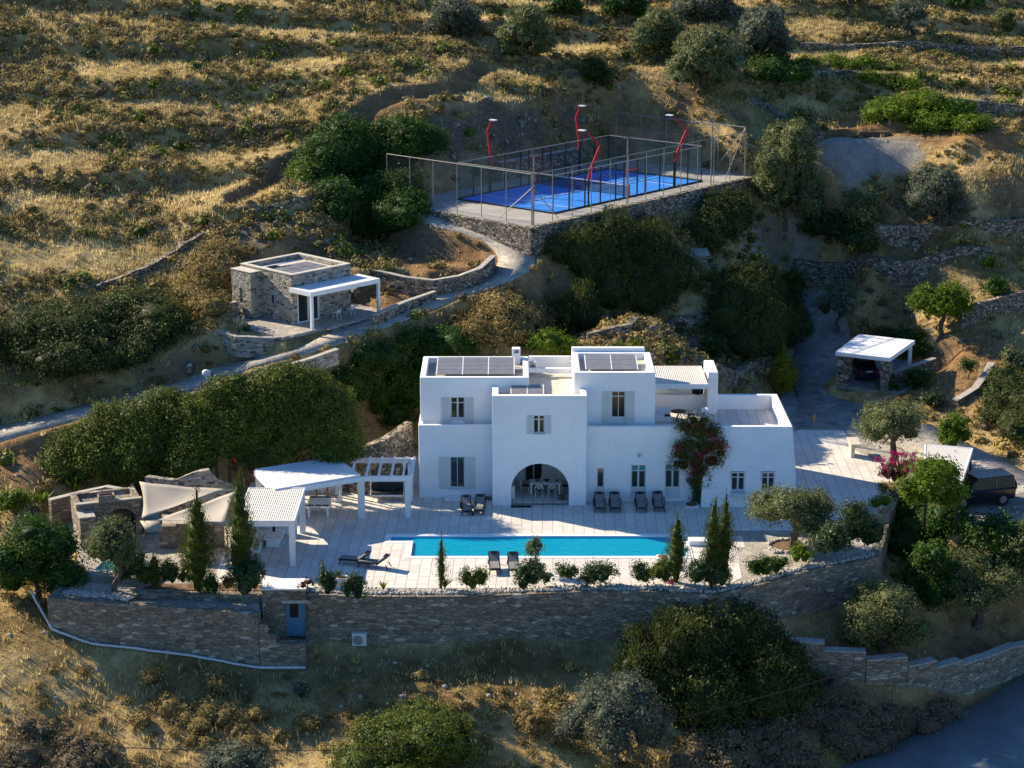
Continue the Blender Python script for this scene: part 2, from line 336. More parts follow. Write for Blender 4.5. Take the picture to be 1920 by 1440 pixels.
M['cot_stone']=stone('cottage_stone',[(.42,.38,.31),(.30,.27,.22),(.50,.45,.37),(.22,.20,.17),(.36,.32,.26),(.46,.40,.32),(.13,.12,.11),(.55,.50,.42)],(2.6,2.6,6.5),mortar=(.38,.35,.30),mw=.05)
M['dry_stone']=stone('dry_stone',[(.36,.30,.23),(.25,.21,.17),(.45,.38,.29),(.16,.14,.12),(.32,.27,.20),(.55,.48,.38)],(3,3,5.5),mortar=(.03,.027,.02),mw=.06)
M['flag']=stone('flagstone_paving',[(.52,.47,.40),(.45,.41,.36),(.57,.52,.44),(.48,.44,.38),(.42,.39,.35)],(1.5,1.5,1.5),mortar=(.22,.20,.17),mw=.03,depth=.012)
M['flag_dark']=stone('slate_paving',[(.29,.28,.26),(.23,.23,.22),(.34,.32,.29),(.26,.25,.24),(.19,.19,.19)],(1.3,1.3,1.3),mortar=(.22,.21,.19),mw=.035,depth=.012)
M['coping']=plain('stone_coping',(.48,.44,.38),.85,0,.35,4)
M['concrete']=plain('court_concrete',(.42,.40,.36),.85,0,.3,.8)
M['cream_coping']=plain('plaster_coping',(.62,.57,.48),.85,0,.25,2)
M['wicker']=plain('dark_wicker',(.025,.022,.02),.55,0,.4,40);M['cushion']=plain('grey_cushion',(.22,.22,.22),.9,0,.12,20);M['pad']=plain('dark_cushion',(.03,.033,.038),.9,0,.2,10)
M['black']=plain('black_metal',(.012,.012,.013),.45);M['steel']=plain('galvanised_steel',(.30,.285,.26),.5,.3,.2);M['red']=plain('red_paint',(.55,.015,.03),.4,0,.1)
M['canvas']=plain('sail_canvas',(.42,.37,.30),.85,0,.08,2);M['pot']=plain('white_pot',(.72,.72,.7),.6);M['pebble']=plain('white_pebbles',(.55,.51,.45),.8,0,.35,9)
M['bark']=plain('bark',(.14,.11,.085),.95,0,.5,9);M['wood']=plain('weathered_wood',(.16,.10,.06),.8,0,.4,12);M['soil']=plain('garden_soil',(.22,.13,.07),.95,0,.4,3)
M['blue_door']=plain('blue_door_paint',(.09,.22,.33),.5);M['teal']=plain('table_tennis_green',(.03,.22,.16),.5,0,.08);M['line']=plain('white_line_paint',(.72,.74,.76),.7,0,.05)
M['pipe']=plain('pale_pipe',(.62,.62,.62),.5);M['ac']=plain('air_conditioner_case',(.62,.62,.6),.45);M['rubber']=plain('tyre_rubber',(.012,.012,.012),.8)
M['rust']=plain('rusty_sheet',(.10,.06,.05),.8);M['yellow']=plain('yellow_fitting',(.45,.28,.05),.6);M['plate']=plain('plate_white',(.5,.5,.5),.5)
def glassm(name,c=(.02,.028,.03),r=.06):
    m,t,b=newmat(name);b.inputs['Base Color'].default_value=(*c,1);b.inputs['Roughness'].default_value=r;b.inputs['Specular IOR Level'].default_value=.8;return m
M['glass']=glassm('window_glass');M['car_glass']=glassm('car_window_glass',(.006,.008,.010),.12);M['car_glass'].node_tree.nodes['Principled BSDF'].inputs['Specular IOR Level'].default_value=.3;M['teal_glass']=glassm('tinted_glass',(.03,.22,.24),.15);M['car']=glassm('black_car_paint',(.006,.007,.009),.12);M['navy']=glassm('navy_car_paint',(.008,.015,.035),.12);M['chrome']=plain('alloy',(.35,.35,.36),.3,.8)
m,t,b=newmat('tail_lamp');b.inputs['Base Color'].default_value=(.35,.01,.01,1);b.inputs['Roughness'].default_value=.2;M['lamp']=m
# clear court glass and netting
def seethru(name,c,k,gl=.06):
    m,t,b=newmat(name);o=t.nodes['Material Output'];tr=N(t,'BsdfTransparent');mx=N(t,'MixShader');mx.inputs[0].default_value=k
    b.inputs['Base Color'].default_value=(*c,1);b.inputs['Roughness'].default_value=gl
    t.links.new(tr.outputs[0],mx.inputs[1]);t.links.new(b.outputs[0],mx.inputs[2]);t.links.new(mx.outputs[0],o.inputs[0]);return m
M['court_glass']=seethru('court_glass',(.10,.16,.16),.08,.05);M['net']=seethru('wire_netting',(.15,.15,.15),.06,.6);M['court_net']=seethru('court_net_mesh',(.02,.02,.02),.45,.8)
def solar():
    m,t,b=newmat('solar_panel');v=pos(t);b.inputs['Base Color'].default_value=(.20,.20,.205,1);b.inputs['Roughness'].default_value=.35;b.inputs['Specular IOR Level'].default_value=.5
    w=noise(t,v,2.5,2);t.links.new(ramp(t,w,[(.3,(.17,.17,.175)),(.7,(.22,.215,.21))]),b.inputs['Base Color']);return m
M['solar']=solar()
def ribbed(name,c,per=.16,ang=0,ax='X'):
    m,t,b=newmat(name);w=N(t,'TexWave');w.wave_type='BANDS';w.bands_direction=ax;w.wave_profile='TRI';w.inputs['Scale'].default_value=1/per/ (2*PI)*PI/ (PI/ (PI));
    v=pos(t,(1,1,1),ang);t.links.new(v,w.inputs['Vector']);w.inputs['Scale'].default_value=.314/per*1.0
    t.links.new(ramp(t,w.outputs['Fac'],[(0,tuple(x*.78 for x in c)),(.22,c),(1,c)]),b.inputs['Base Color']);bump(t,b,w.outputs['Fac'],.05,.7);b.inputs['Roughness'].default_value=.5;return m
M['rib']=ribbed('ribbed_roof_sheet',(.70,.66,.59),.125)
def tiles():
    m,t,b=newmat('terrace_tiles');br=N(t,'TexBrick');br.offset=.5;br.inputs['Scale'].default_value=1.0;br.inputs['Brick Width'].default_value=1.3;br.inputs['Row Height'].default_value=.65;br.inputs['Mortar Size'].default_value=.018
    g=N(t,'NewGeometry');mp=N(t,'Mapping');mp.inputs['Rotation'].default_value=(0,0,R(91.2));t.links.new(g.outputs['Position'],mp.inputs[0]);t.links.new(mp.outputs[0],br.inputs['Vector'])
    br.inputs['Color1'].default_value=(.76,.71,.645,1);br.inputs['Color2'].default_value=(.64,.60,.55,1);br.inputs['Mortar'].default_value=(.33,.31,.29,1)
    n1=noise(t,pos(t,(1,3,1)),.9,5,.6);col=mix(t,.6,br.outputs['Color'],ramp(t,n1,[(.25,(.80,.79,.78)),(.75,(1,.99,.98))]),'MULTIPLY')
    n2=noise(t,pos(t),.22,4);col=mix(t,math_(t,'MULTIPLY',math_(t,'SUBTRACT',n2,.50,True),1.6),col,(.42,.39,.34));n4=noise(t,pos(t,(2.5,.6,1)),2.2,5,.7);col=mix(t,math_(t,'MULTIPLY',math_(t,'SUBTRACT',n4,.56,True),1.5),col,(.40,.37,.32))
    t.links.new(col,b.inputs['Base Color']);b.inputs['Roughness'].default_value=.75;b.inputs['Specular IOR Level'].default_value=.25;bump(t,b,br.outputs['Fac'],-.006,.5);return m
M['tile']=tiles()
def asphalt():
    m,t,b=newmat('asphalt');a=noise(t,pos(t),.5,5,.6);c=noise(t,pos(t),14,4,.8);col=ramp(t,a,[(.3,(.13,.15,.16)),(.6,(.21,.23,.24))]);col=mix(t,.4,col,ramp(t,c,[(.3,(.35,.35,.35)),(.8,(1,1,1))]),'MULTIPLY')
    t.links.new(col,b.inputs['Base Color']);b.inputs['Roughness'].default_value=.85;bump(t,b,c,.02,.4);return m
M['asphalt']=asphalt()
def turf():
    m,t,b=newmat('blue_court_turf');a=noise(t,pos(t),1.2,4);t.links.new(ramp(t,a,[(.3,(.0,.17,.66)),(.7,(.0,.24,.82))]),b.inputs['Base Color']);b.inputs['Roughness'].default_value=.9;return m
M['turf']=turf()
def pooltile():
    m,t,b=newmat('pool_lining');v=pos(t);w=voro(t,v,9,'F1');a=noise(t,v,1.5,3);col=ramp(t,a,[(.3,(.015,.50,.82)),(.7,(.03,.62,.92))])
    t.links.new(col,b.inputs['Base Color']);b.inputs['Roughness'].default_value=.5;return m
M['pool']=pooltile()
def water():
    m,t,b=newmat('pool_water');o=t.nodes['Material Output'];tr=N(t,'BsdfTransparent');tr.inputs[0].default_value=(.55,.97,1.0,1);gl=N(t,'BsdfGlossy');gl.inputs['Roughness'].default_value=.03
    fr=N(t,'Fresnel');fr.inputs['IOR'].default_value=1.33;v=pos(t,(1,1.6,1));n1=noise(t,v,2.2,3,.6);bp=N(t,'Bump');bp.inputs['Strength'].default_value=.8;bp.inputs['Distance'].default_value=.10;t.links.new(n1,bp.inputs['Height'])
    t.links.new(bp.outputs[0],gl.inputs['Normal']);t.links.new(bp.outputs[0],fr.inputs['Normal']);df=N(t,'BsdfDiffuse');df.inputs[0].default_value=(.0,.64,1.0,1);m0=N(t,'MixShader');m0.inputs[0].default_value=.45;t.links.new(tr.outputs[0],m0.inputs[1]);t.links.new(df.outputs[0],m0.inputs[2]);mx=N(t,'MixShader');t.links.new(fr.outputs[0],mx.inputs[0]);t.links.new(m0.outputs[0],mx.inputs[1]);t.links.new(gl.outputs[0],mx.inputs[2]);t.links.new(mx.outputs[0],o.inputs[0]);return m
M['water']=water()
# foliage
M['olive']=leafmat('olive_leaves',(0.068,0.084,0.027),(0.169,0.189,0.074),(0.338,0.358,0.176));M['olive_grey']=leafmat('grey_olive_leaves',(0.056,0.069,0.044),(0.125,0.144,0.094),(0.275,0.294,0.213))
M['lentisk']=leafmat('lentisk_leaves',(0.041,0.061,0.011),(0.108,0.142,0.022),(0.257,0.270,0.047));M['juniper']=leafmat('juniper_leaves',(0.027,0.040,0.011),(0.069,0.088,0.022),(0.156,0.175,0.050))
M['dark']=leafmat('dark_leaves',(0.018,0.042,0.008),(0.047,0.101,0.016),(0.111,0.189,0.033));M['bright']=leafmat('bright_leaves',(.045,.080,.006),(.12,.19,.014),(.26,.33,.035))
M['cypress']=leafmat('cypress_leaves',(0.038,0.057,0.011),(0.088,0.119,0.022),(0.182,0.203,0.047));M['oleander']=leafmat('glossy_shrub_leaves',(0.018,0.038,0.012),(0.053,0.087,0.027),(0.240,0.255,0.150),.15,.35)
M['scrub']=leafmat('scrub_leaves',(.14,.10,.035),(.30,.22,.08),(.50,.39,.14),.15,.8);M['grass']=leafmat('dry_grass_blades',(.40,.31,.12),(.66,.53,.25),(.90,.77,.46),.42,.8);M['greygrass']=leafmat('grey_brush',(.10,.075,.045),(.20,.155,.09),(.33,.265,.155),.15,.8)
M['boug']=leafmat('bougainvillea_leaves',(0.048,0.054,0.012),(0.120,0.114,0.030),(0.240,0.192,0.060));M['pink']=leafmat('pink_bracts',(.12,.005,.015),(.34,.010,.045),(.65,.03,.12),.3);M['magenta']=leafmat('magenta_bracts',(.20,.005,.06),(.48,.012,.17),(.80,.04,.34),.3);M['red_plant']=leafmat('red_succulent',(.06,.015,.02),(.14,.035,.04),(.24,.08,.07),.2)
M['agave']=leafmat('agave_leaves',(.10,.13,.09),(.18,.22,.16),(.30,.34,.26),.1);M['gold']=leafmat('golden_conifer_leaves',(0.091,0.098,0.008),(0.221,0.221,0.016),(0.416,0.390,0.039))
M['white_fl']=leafmat('pale_blossoms',(.35,.35,.30),(.55,.55,.5),(.75,.75,.7),.2)
def ground():
    m,t,b=newmat('hillside_ground');v=pos(t)
    def at(n): a=N(t,'Attribute');a.attribute_name=n;return a.outputs['Fac']
    n1=noise(t,v,.16,5,.6);n2=noise(t,v,1.1,6,.65);n3=noise(t,v,7,4,.7)
    dry=ramp(t,n2,[(.25,(.32,.21,.09)),(.5,(.57,.41,.18)),(.75,(.78,.59,.30))])
    scr=ramp(t,n2,[(.3,(.14,.095,.04)),(.6,(.32,.21,.08)),(.8,(.50,.34,.14))])
    col=mix(t,ramp(t,n1,[(.42,(0,0,0)),(.6,(1,1,1))]),dry,scr)
    soil=ramp(t,n2,[(.3,(.19,.105,.05)),(.7,(.40,.245,.12))]);col=mix(t,at('soil'),col,soil)
    grn_shade=ramp(t,n2,[(.3,(.05,.050,.018)),(.7,(.17,.125,.05))]);col=mix(t,at('green'),col,grn_shade)  # green cover, its colour darkened to put shade into the lower ground
    rk=voro(t,pos(t,(.8,1.3,2.6)),1.4,'DISTANCE_TO_EDGE');rock=ramp(t,noise(t,pos(t,(1,1,3)),1.3,6,.7),[(.25,(.06,.05,.04)),(.55,(.20,.16,.12)),(.8,(.36,.31,.25))])
    rock=mix(t,math_(t,'MULTIPLY',math_(t,'SUBTRACT',.12,rk.outputs['Distance'],True),5.0,True),rock,(.06,.048,.035));col=mix(t,at('rock'),col,rock)
    pale=ramp(t,n2,[(.3,(.26,.24,.21)),(.7,(.42,.39,.35))]);col=mix(t,at('pale'),col,pale)
    col=mix(t,.55,col,ramp(t,n3,[(.25,(.45,.45,.45)),(.75,(1.15,1.15,1.15))]),'MULTIPLY')
    n5=noise(t,v,22,3,.8);col=mix(t,.6,col,ramp(t,n5,[(.35,(.5,.48,.45)),(.6,(1.1,1.1,1.1))]),'MULTIPLY')
    t.links.new(col,b.inputs['Base Color']);b.inputs['Roughness'].default_value=.95;b.inputs['Specular IOR Level'].default_value=.08
    bump(t,b,math_(t,'ADD',math_(t,'MULTIPLY',n3,.5),n2),.16,.9);return m
M['ground']=ground()
# ------------------------------------------------------------------ the ground sheet
def gpoly(l): return [G(*q) for q in l]
gyy,gxx=np.gradient(GZ,gy,gx); slope=np.hypot(gxx,gyy)
def zone(l,soft=2.0,nz=1.5):
    d=sdist(GX,GY,gpoly(l)); d=d+(fbm(GX/2.5,GY/2.5,77,3)-.47)*nz*2; return 1-sst((d+soft/2)/soft)
a_rock=sst((slope-.95)/.5)*(GZ>1)*.55*sst((vnoise(GX/3,GY/3,91)-.3)/.3)
a_rock=np.maximum(a_rock,zone([(800,215),(900,190),(1080,190),(1090,215),(1050,262),(870,292),(780,300)],1.5)*.85)
a_rock=np.maximum(a_rock,zone([(590,395),(420,430),(400,520),(430,600),(500,500),(640,470),(660,440)],2)*.8)
a_rock=np.maximum(a_rock,zone([(980,690),(990,640),(1150,590),(1320,590),(1420,700),(1440,740),(1330,740),(1200,690)],2)*.8)
a_soil=np.maximum.reduce([zone([(660,470),(780,410),(920,450),(930,490),(800,525)],1),zone([(660,545),(760,545),(830,560),(700,590)],1),zone([(300,740),(330,660),(480,650),(560,640),(430,690)],1.5),
  zone([(0,830),(130,790),(140,860),(60,920),(0,930)],2),zone([(960,540),(1040,470),(1040,560),(900,590)],2),zone([(1690,730),(1760,670),(1900,640),(1960,760),(1840,740),(1800,790)],2),
  zone([(790,300),(815,225),(900,198),(1060,185),(1160,205),(1230,220),(1400,215),(1400,235),(1120,225),(1050,262),(870,292)],2),zone([(1540,262),(1600,228),(1760,240),(1960,330),(1960,350),(1780,275),(1640,258)],1.5,.6),zone([(1560,1190),(1450,1190),(1700,1280),(1960,1230),(1960,1130),(1700,1120)],3),zone([(1540,1300),(1700,1300),(1900,1290),(1900,1310),(1700,1420),(1580,1440)],3)])
dT,_,_=polyd(GX,GY,TRAIL);a_soil=np.maximum(a_soil,1-sst((dT-.8)/1.2))
a_green_shade=np.maximum.reduce([zone([(560,1240),(860,1215),(1120,1215),(1120,1290),(760,1280),(480,1300),(250,1260)],3)*.75,zone([(1560,500),(1900,500),(1900,560),(1560,560)],3)*.5,zone([(1240,140),(1920,120),(1920,60),(1300,60)],6)*.35])  # green ground zones, also carrying the shade painted into their colour
a_rock=np.maximum(a_rock,zone([(840,262),(900,225),(1000,215),(1075,225),(1080,262),(1000,275),(880,292)],1)*sst((fbm(GX/1.2,(GY+GX*.6)/.9,71,3)-.42)/.1)*.9)
a_pale=np.maximum(zone([(1545,262),(1640,255),(1700,265),(1722,300),(1680,345),(1600,350),(1550,310)],1.2),zone([(1380,440),(1400,400),(1500,430),(1540,480),(1400,500)],2)*.8)
ii=np.arange(len(gy)*len(gx)).reshape(len(gy),len(gx))
F=np.stack([ii[:-1,:-1].ravel(),ii[:-1,1:].ravel(),ii[1:,1:].ravel(),ii[1:,:-1].ravel()],1)
ground_o=npobj('ground',np.stack([GX.ravel(),GY.ravel(),GZ.ravel()],1),F,M['ground'],smooth_=True,attr={'rock':('POINT',a_rock.ravel()),'soil':('POINT',a_soil.ravel()),'green':('POINT',a_green_shade.ravel()),'pale':('POINT',a_pale.ravel())})
tag(ground_o,'dry Mediterranean hillside',None,None,'structure')

# ------------------------------------------------------------------ paved surfaces
def slab(name,pts,z,th,m,kind='structure',cut=None):
    bm=bmesh.new();prism(bm,pts,z-th,z)
    if cut: bm=carve(bm,cut)
    return tag(bmobj(name,bm,m),kind=kind)
PX0,PX1=P(773,1025).x,P(1284,1025).x; PYN,PYF=P(1000,1043.5).y,P(1000,1005.5).y; PXS=P(733,1010).x; PYS=P(733,1015).y
def poolcut(e=0,d=2.2): return [cbox(PX0-e,PX1+e,PYN-e,PYF+e,-d,1),cbox(PXS-e,PX0+.3,PYS-e,PYF+e,-d,1)]
slab('terrace',TERR,0,.5,M['flag'],cut=poolcut(.12))
WT=[P(*q) for q in [(398,1104),(512,1102),(1350,1104),(1392,1083),(1382,1027),(1397,1026),(1393,1006),(1373,1005),(1371,995),(1552,995),(1600,1003),(1645,965),(1676,903),(1668,880),(1600,842),(1582,807),(1500,806)]]+[Vector((16,138.5,0)),Vector((-7,136.2,0)),Vector((-10.5,131,0)),P(470,905),P(432,990)]
slab('terrace_tiles',WT,.012,.03,M['tile'],cut=poolcut(.35))
# pool coping, basin and water
bm=bmesh.new()
co=[(PX0-.35,PYN-.35),(PX1+.35,PYN-.35),(PX1+.35,PYF+.35),(PXS-.35,PYF+.35),(PXS-.35,PYS-.35),(PX0-.35,PYS-.35)]
prism(bm,[Vector((a,b,0)) for a,b in co],-.05,.035);bm=carve(bm,poolcut(0))
tag(bmobj('pool_coping',bm,M['plaster']),kind='structure')
bm=bmesh.new();out=[(PX0-.1,PYN-.1),(PX1+.1,PYN-.1),(PX1+.1,PYF+.1),(PXS-.1,PYF+.1),(PXS-.1,PYS-.1),(PX0-.1,PYS-.1)]
prism(bm,[Vector((a,b,0)) for a,b in out],-1.7,-.055);bm=carve(bm,[cbox(PX0,PX1,PYN,PYF,-1.45,1),cbox(PXS,PX0+.3,PYS,PYF,-.5,1)])
tag(bmobj('pool_basin',bm,M['pool']),kind='structure')
bm=bmesh.new();f=bm.faces.new([bm.verts.new((a,b,-.1)) for a,b in [(PX0+.01,PYN+.01),(PX1-.01,PYN+.01),(PX1-.01,PYF-.01),(PXS+.01,PYF-.01),(PXS+.01,PYS+.01),(PX0+.01,PYS+.01)]])
wo=tag(bmobj('water',bm,M['water']),kind='structure')
if wo.data.polygons[0].normal.z<0: wo.data.flip_normals()
slab('court_terrace',CPLAT,13.1,.4,M['concrete'])
slab('driveway_yard',[P(*q,.02) for q in [(1462,742),(1500,724),(1560,690),(1700,728),(1640,765),(1600,800),(1583,812),(1494,808)]],.007,.3,M['flag_dark'])
slab('carport_floor',CARP,1.0,.3,M['flag_dark'])
slab('cottage_patio',KPLAT,8.2,.5,M['flag'])
slab('parking',PARK,.2,.3,M['flag_dark'])
def ribbon(name,pl,hw,m,lift=0,th=.25):
    V=[];Fq=[];n=len(pl)
    for i,p in enumerate(pl):
        a=pl[max(0,i-1)];b=pl[min(n-1,i+1)];d=Vector((b.x-a.x,b.y-a.y,0)).normalized();s=Vector((d.y,-d.x,0));w=hw if not callable(hw) else hw(i/(n-1))
        for k in (-1,1):
            q=p+s*w*k;V+= [(q.x,q.y,p.z+lift),(q.x,q.y,p.z+lift-th)]
    for i in range(n-1):
        o=i*4;Fq+=[(o,o+2,o+6,o+4),(o+1,o,o+4,o+5),(o+2,o+3,o+7,o+6)]
    return tag(npobj(name,V,Fq,m),kind='structure')
ribbon('footpath',PATH,lambda t:1.45-.1*t,M['flag']);ribbon('driveway',DRIVE,2.6,M['flag_dark'],.004);ribbon('lane',LANE,2.3,M['flag'],.004);ribbon('road',ROAD,3.6,M['asphalt'])

# ------------------------------------------------------------------ walls along a line
def wallmesh(pl,th,depth,m,parent=None,name='wall',cap=None,capname='coping',step=False):
    bm=bmesh.new();bc=bmesh.new();n=len(pl)
    L=[]
    for i,p in enumerate(pl):
        a=pl[max(0,i-1)];b=pl[min(n-1,i+1)];d=Vector((b[0]-a[0],b[1]-a[1],0)).normalized();s=Vector((-d.y,d.x,0));L.append((Vector(p),s))
    L2=[]
    for (p,a),(q_,b) in zip(L[:-1],L[1:]):
        k=max(1,int((q_-p).length/.42))
        for i in range(k): L2.append((p.lerp(q_,i/k),a.lerp(b,i/k)))
    L2.append(L[-1]);nz=max(1,int(depth/.34));ho=[(-1,-depth*(1-i/nz)) for i in range(nz+1)]+[(1,-depth*i/nz) for i in range(nz+1)];rows=[]
    for p,s in L2:
        row=[]
        for k,dz in ho:
            u=(p.x+p.y)*2.1;w=(p.z+dz)*2.7;e=(float(vnoise(np.array(u),np.array(w),31))-.5)*.13
            row.append(bm.verts.new(p+s*((th/2+e)*k)+Vector((0,0,dz+(e*.5 if dz==0 and not cap else 0)))))
        rows.append(row)
    m_=len(ho)
    for a,b in zip(rows[:-1],rows[1:]):
        for j in range(m_): bm.faces.new((a[j],a[(j+1)%m_],b[(j+1)%m_],b[j]))
    bm.faces.new(rows[0]);bm.faces.new(rows[-1][::-1])
    o=bmobj(name,bm,m,parent)
    if cap:
        rows=[]
        for p,s in L: rows.append([bc.verts.new(p+s*(th/2+.02)*k+Vector((0,0,dz))) for k,dz in ((-1,.003),(-1,.07),(1,.07),(1,.003))])
        for a,b in zip(rows[:-1],rows[1:]):
            for j in range(4): bc.faces.new((a[j],a[(j+1)%4],b[(j+1)%4],b[j]))
        bc.faces.new(rows[0]);bc.faces.new(rows[-1][::-1]);bmobj(capname,bc,cap,parent or o)
    else: bc.free()
    return o
def wall(name,pl,th,depth,m,label,cat='wall',cap=None,group=None,sub=True):
    if sub:
        q=[]
        for a,b in zip(pl[:-1],pl[1:]):
            k=max(1,int((Vector(b)-Vector(a)).length/1.5))
            for i in range(k): q.append(Vector(a).lerp(Vector(b),i/k))
        q.append(Vector(pl[-1]));pl=q
    o=wallmesh(pl,th,depth,m,None,name,cap);return tag(o,label,cat,group)
def gwall(name,px,h,th,label,m='dry_stone',group=None,depth=1.2,cap=None,rag=.12):
    g=[G(*q) for q in px];q=[];rr=random.Random(len(px)*7+int(px[0][0]))
    for a,b in zip(g[:-1],g[1:]):
        k=max(1,int((b-a).length/.9))
        for i in range(k):
            p=a.lerp(b,i/k);p.z=float(hz(p.x,p.y))+h+rr.uniform(-rag,rag);q.append(p)
    p=g[-1].copy();p.z+=h;q.append(p)
    for _ in range(7):
        zs_=[v.z for v in q]
        for i in range(1,len(q)-1): q[i].z=(zs_[i-1]+zs_[i]*2+zs_[i+1])/4
    for i in range(len(q)): q[i].z=max(q[i].z,float(hz(q[i].x,q[i].y))+h*.3)+rr.uniform(-rag,rag)*.5
    return tag(wallmesh(q,th,depth+h,M[m],None,name,cap),label,'wall',group)
fw=[P(*q,.06) for q in [(515,1107),(570,1110),(660,1114),(760,1115),(860,1115),(1000,1110),(1100,1106),(1230,1106),(1290,1111),(1340,1112),(1425,1092),(1500,1070),(1570,1056),(1638,1043),(1654,1000),(1659,965),(1692,905),(1738,852)]]
wall('retaining_wall',fw,.6,5.2,M['wall_stone'],'long curved grey stone retaining wall holding up the pool terrace')
# wall below table tennis corner with stepped end, passage and blue door
lw=[P(*q,z) for q,z in [((92,1118),.03),((170,1125),.03),((260,1131),-.04),((360,1138),-.15),((440,1144),-.25),((486,1148),-.3)]]
lowwall=wall('garden_wall',lw,.6,4.6,M['wall_stone'],'curving lower stone wall with light coping and stepped right end beside the blue door','wall')
x=lw[-1]
for i,(a,b,zt) in enumerate([(486,502,-.92),(502,517,-1.5),(517,572,-2.08)]):
    A=P(a,1148,-.3);B=P(b,1148,-.3);boxobj('step',(A.x,B.x,x.y-.32-.02*i,x.y+.28,-6,zt),M['wall_stone'],lowwall)
cp=bmesh.new();n=len(lw)
cp.free();wallmesh(lw[2:],.66,.0,M['coping'],lowwall,'coping') if False else None
slab('passage_floor',[P(240,1131,-.4),P(486,1149,-.4),P(486,1112,-.4),P(330,1108,-.4),P(240,1106,-.4)],-.4,.3,M['flag'])
slab('door_landing',[P(486,1185,-2.4),P(575,1185,-2.4),P(575,1168,-2.4),P(486,1168,-2.4)],-2.4,.3,M['flag_dark'])
bw=[P(*q,.0) for q in [(240,1122),(256,1109),(330,1110),(486,1113),(497,1112)]];wall('terrace_edge_wall',bw,.5,3.5,M['wall_stone'],'grey stone wall edging the garden bed behind the lower passage')
# planter over the door
YD=P(515,1108).y-.25
dw=empty('gatehouse',(P(540,1105).x,YD,-3),label='stone doorway block with white planter top set in the terrace wall',cat='doorway')
def rel(o,par): o.parent=par;o.matrix_parent_inverse=Matrix.Translation(-Vector(par.location));return o
def relall(par,*os):
    for o in os: rel(o,par)
xa,xb=P(494,1110).x,P(572,1110).x; xd0,xd1=P(531,1130).x,P(569,1130).x
bm=bmesh.new();box(bm,xa,xb+.1,YD-.7,YD+.9,-3.6,.42);bm=carve(bm,[cbox(xd0,xd1,YD-2,YD+.1,-2.6,-.38)]);relall(dw,bmobj('wall',bm,M['wall_stone']))
relall(dw,boxobj('planter_top',(xa-.05,xb+.15,YD-.75,YD+.95,.42,.5),M['plaster']),boxobj('lintel',(xd0-.2,xd1+.2,YD-.74,YD-.6,-.38,-.2),M['coping']))
d=boxobj('door',(xd0,xd1,YD-.52,YD-.42,-2.45,-.4),M['blue_door']);relall(dw,d)
bm=bmesh.new();w_=xd1-xd0
for i in range(6): box(bm,xd0+.22*w_,xd0+.62*w_,YD-.56,YD-.525,-1.25+i*.13,-1.18+i*.13)
g_=bmobj('grille',bm,M['black'],d);k_=boxobj('grille_back',(xd0+.2*w_,xd0+.64*w_,YD-.535,YD-.522,-1.3,-.48),M['glass'],d)

# ------------------------------------------------------------------ the villa
VO=Vector((4,130,0));villa=empty('villa',VO,label='two storey white cubic island villa with shutters, arch and flat roofs',cat='villa')
def vpart(o): o.parent=villa;o.matrix_parent_inverse=Matrix.Translation(-VO);return o
def vchild(o,p): o.parent=p;return o
holes={}
def X2(px0,px1,Y,z): return XA(px0,Y,z),XA(px1,Y,z)
def roofcut(x0,x1,y0,y1,zf,t=.38): return cbox(x0+t,x1-t,y0+t,y1-t,zf,zf+5)
WIN=[] # (block, x0,x1,z0,z1,Yface,kind,shutters)
def zat(py,Y): return CH-Y*float(tanA(py))
YL,YLu,YC,YR,YRu,YE=127.2,128.15,125.6,126.45,127.45,125.25
def win(px0,px1,py0,py1,Y): 
    z1=zat(py0,Y);z0=zat(py1,Y);zm=(z0+z1)/2;return [XA(px0,Y,zm),XA(px1,Y,zm),z0,z1,Y]
wUL=win(844.5,871.5,745,795,YLu);wLL=win(843.5,871.5,857,916,YL);wC=win(999.5,1021.5,779,813,YC);wUR=win(1146,1173,734,792.5,YRu)
wS=win(1119,1133,878,915,YR);wD1=win(1183,1211,872,931,YR);wD2=win(1247,1275,871,931,YR);wE1=win(1371,1397,887,921,YE+.25);wE2=win(1428,1453,887,921,YE+.25)
def wc(w,d=.28): return cbox(w[0],w[1],w[4]-1,w[4]+d,w[2],w[3])
# main blocks
xl0,xl1=XA(785.5,YL,2),XA(925,YC,2)
bm=bmesh.new();box(bm,xl0,xl1,YL,134,-.4,4.93);bm=carve(bm,[wc(wLL),cbox(xl0+.3,xl1+1,YL+.3,YLu+.02,4.2,6)],.05);vpart(bmobj('wall',bm,M['plaster']))
ul0,ul1=XA(788,YLu,6),XA(992,YLu,7)
bm=bmesh.new();box(bm,ul0,ul1,YLu,133.7,4.0,7.86);bm=carve(bm,[wc(wUL),roofcut(ul0,ul1,YLu,133.7,7.45)],.05);vpart(bmobj('wall',bm,M['plaster']))
c0,c1=XA(923,YC,3),XA(1099.5,YC,3)
ax0,ax1=XA(958.3,YC,2),XA(1067,YC,2);zap=zat(869.5,YC);rad=(ax1-ax0)/2;acx=(ax0+ax1)/2
ar=bmesh.new();pr=[(ax0,-.6)]+[(acx-rad*math.cos(PI*i/24),zap-rad*.95+rad*.95*math.sin(PI*i/24)) for i in range(25)]+[(ax1,-.6)]
fa=[ar.verts.new((x,YC-1,z)) for x,z in pr];fb=[ar.verts.new((x,YC+.5,z)) for x,z in pr];ar.faces.new(fa);ar.faces.new(fb[::-1])
for i in range(len(pr)): ar.faces.new((fa[i],fa[(i+1)%len(pr)],fb[(i+1)%len(pr)],fb[i]))
bm=bmesh.new();box(bm,c0,c1,YC,134.6,-.4,7.33)
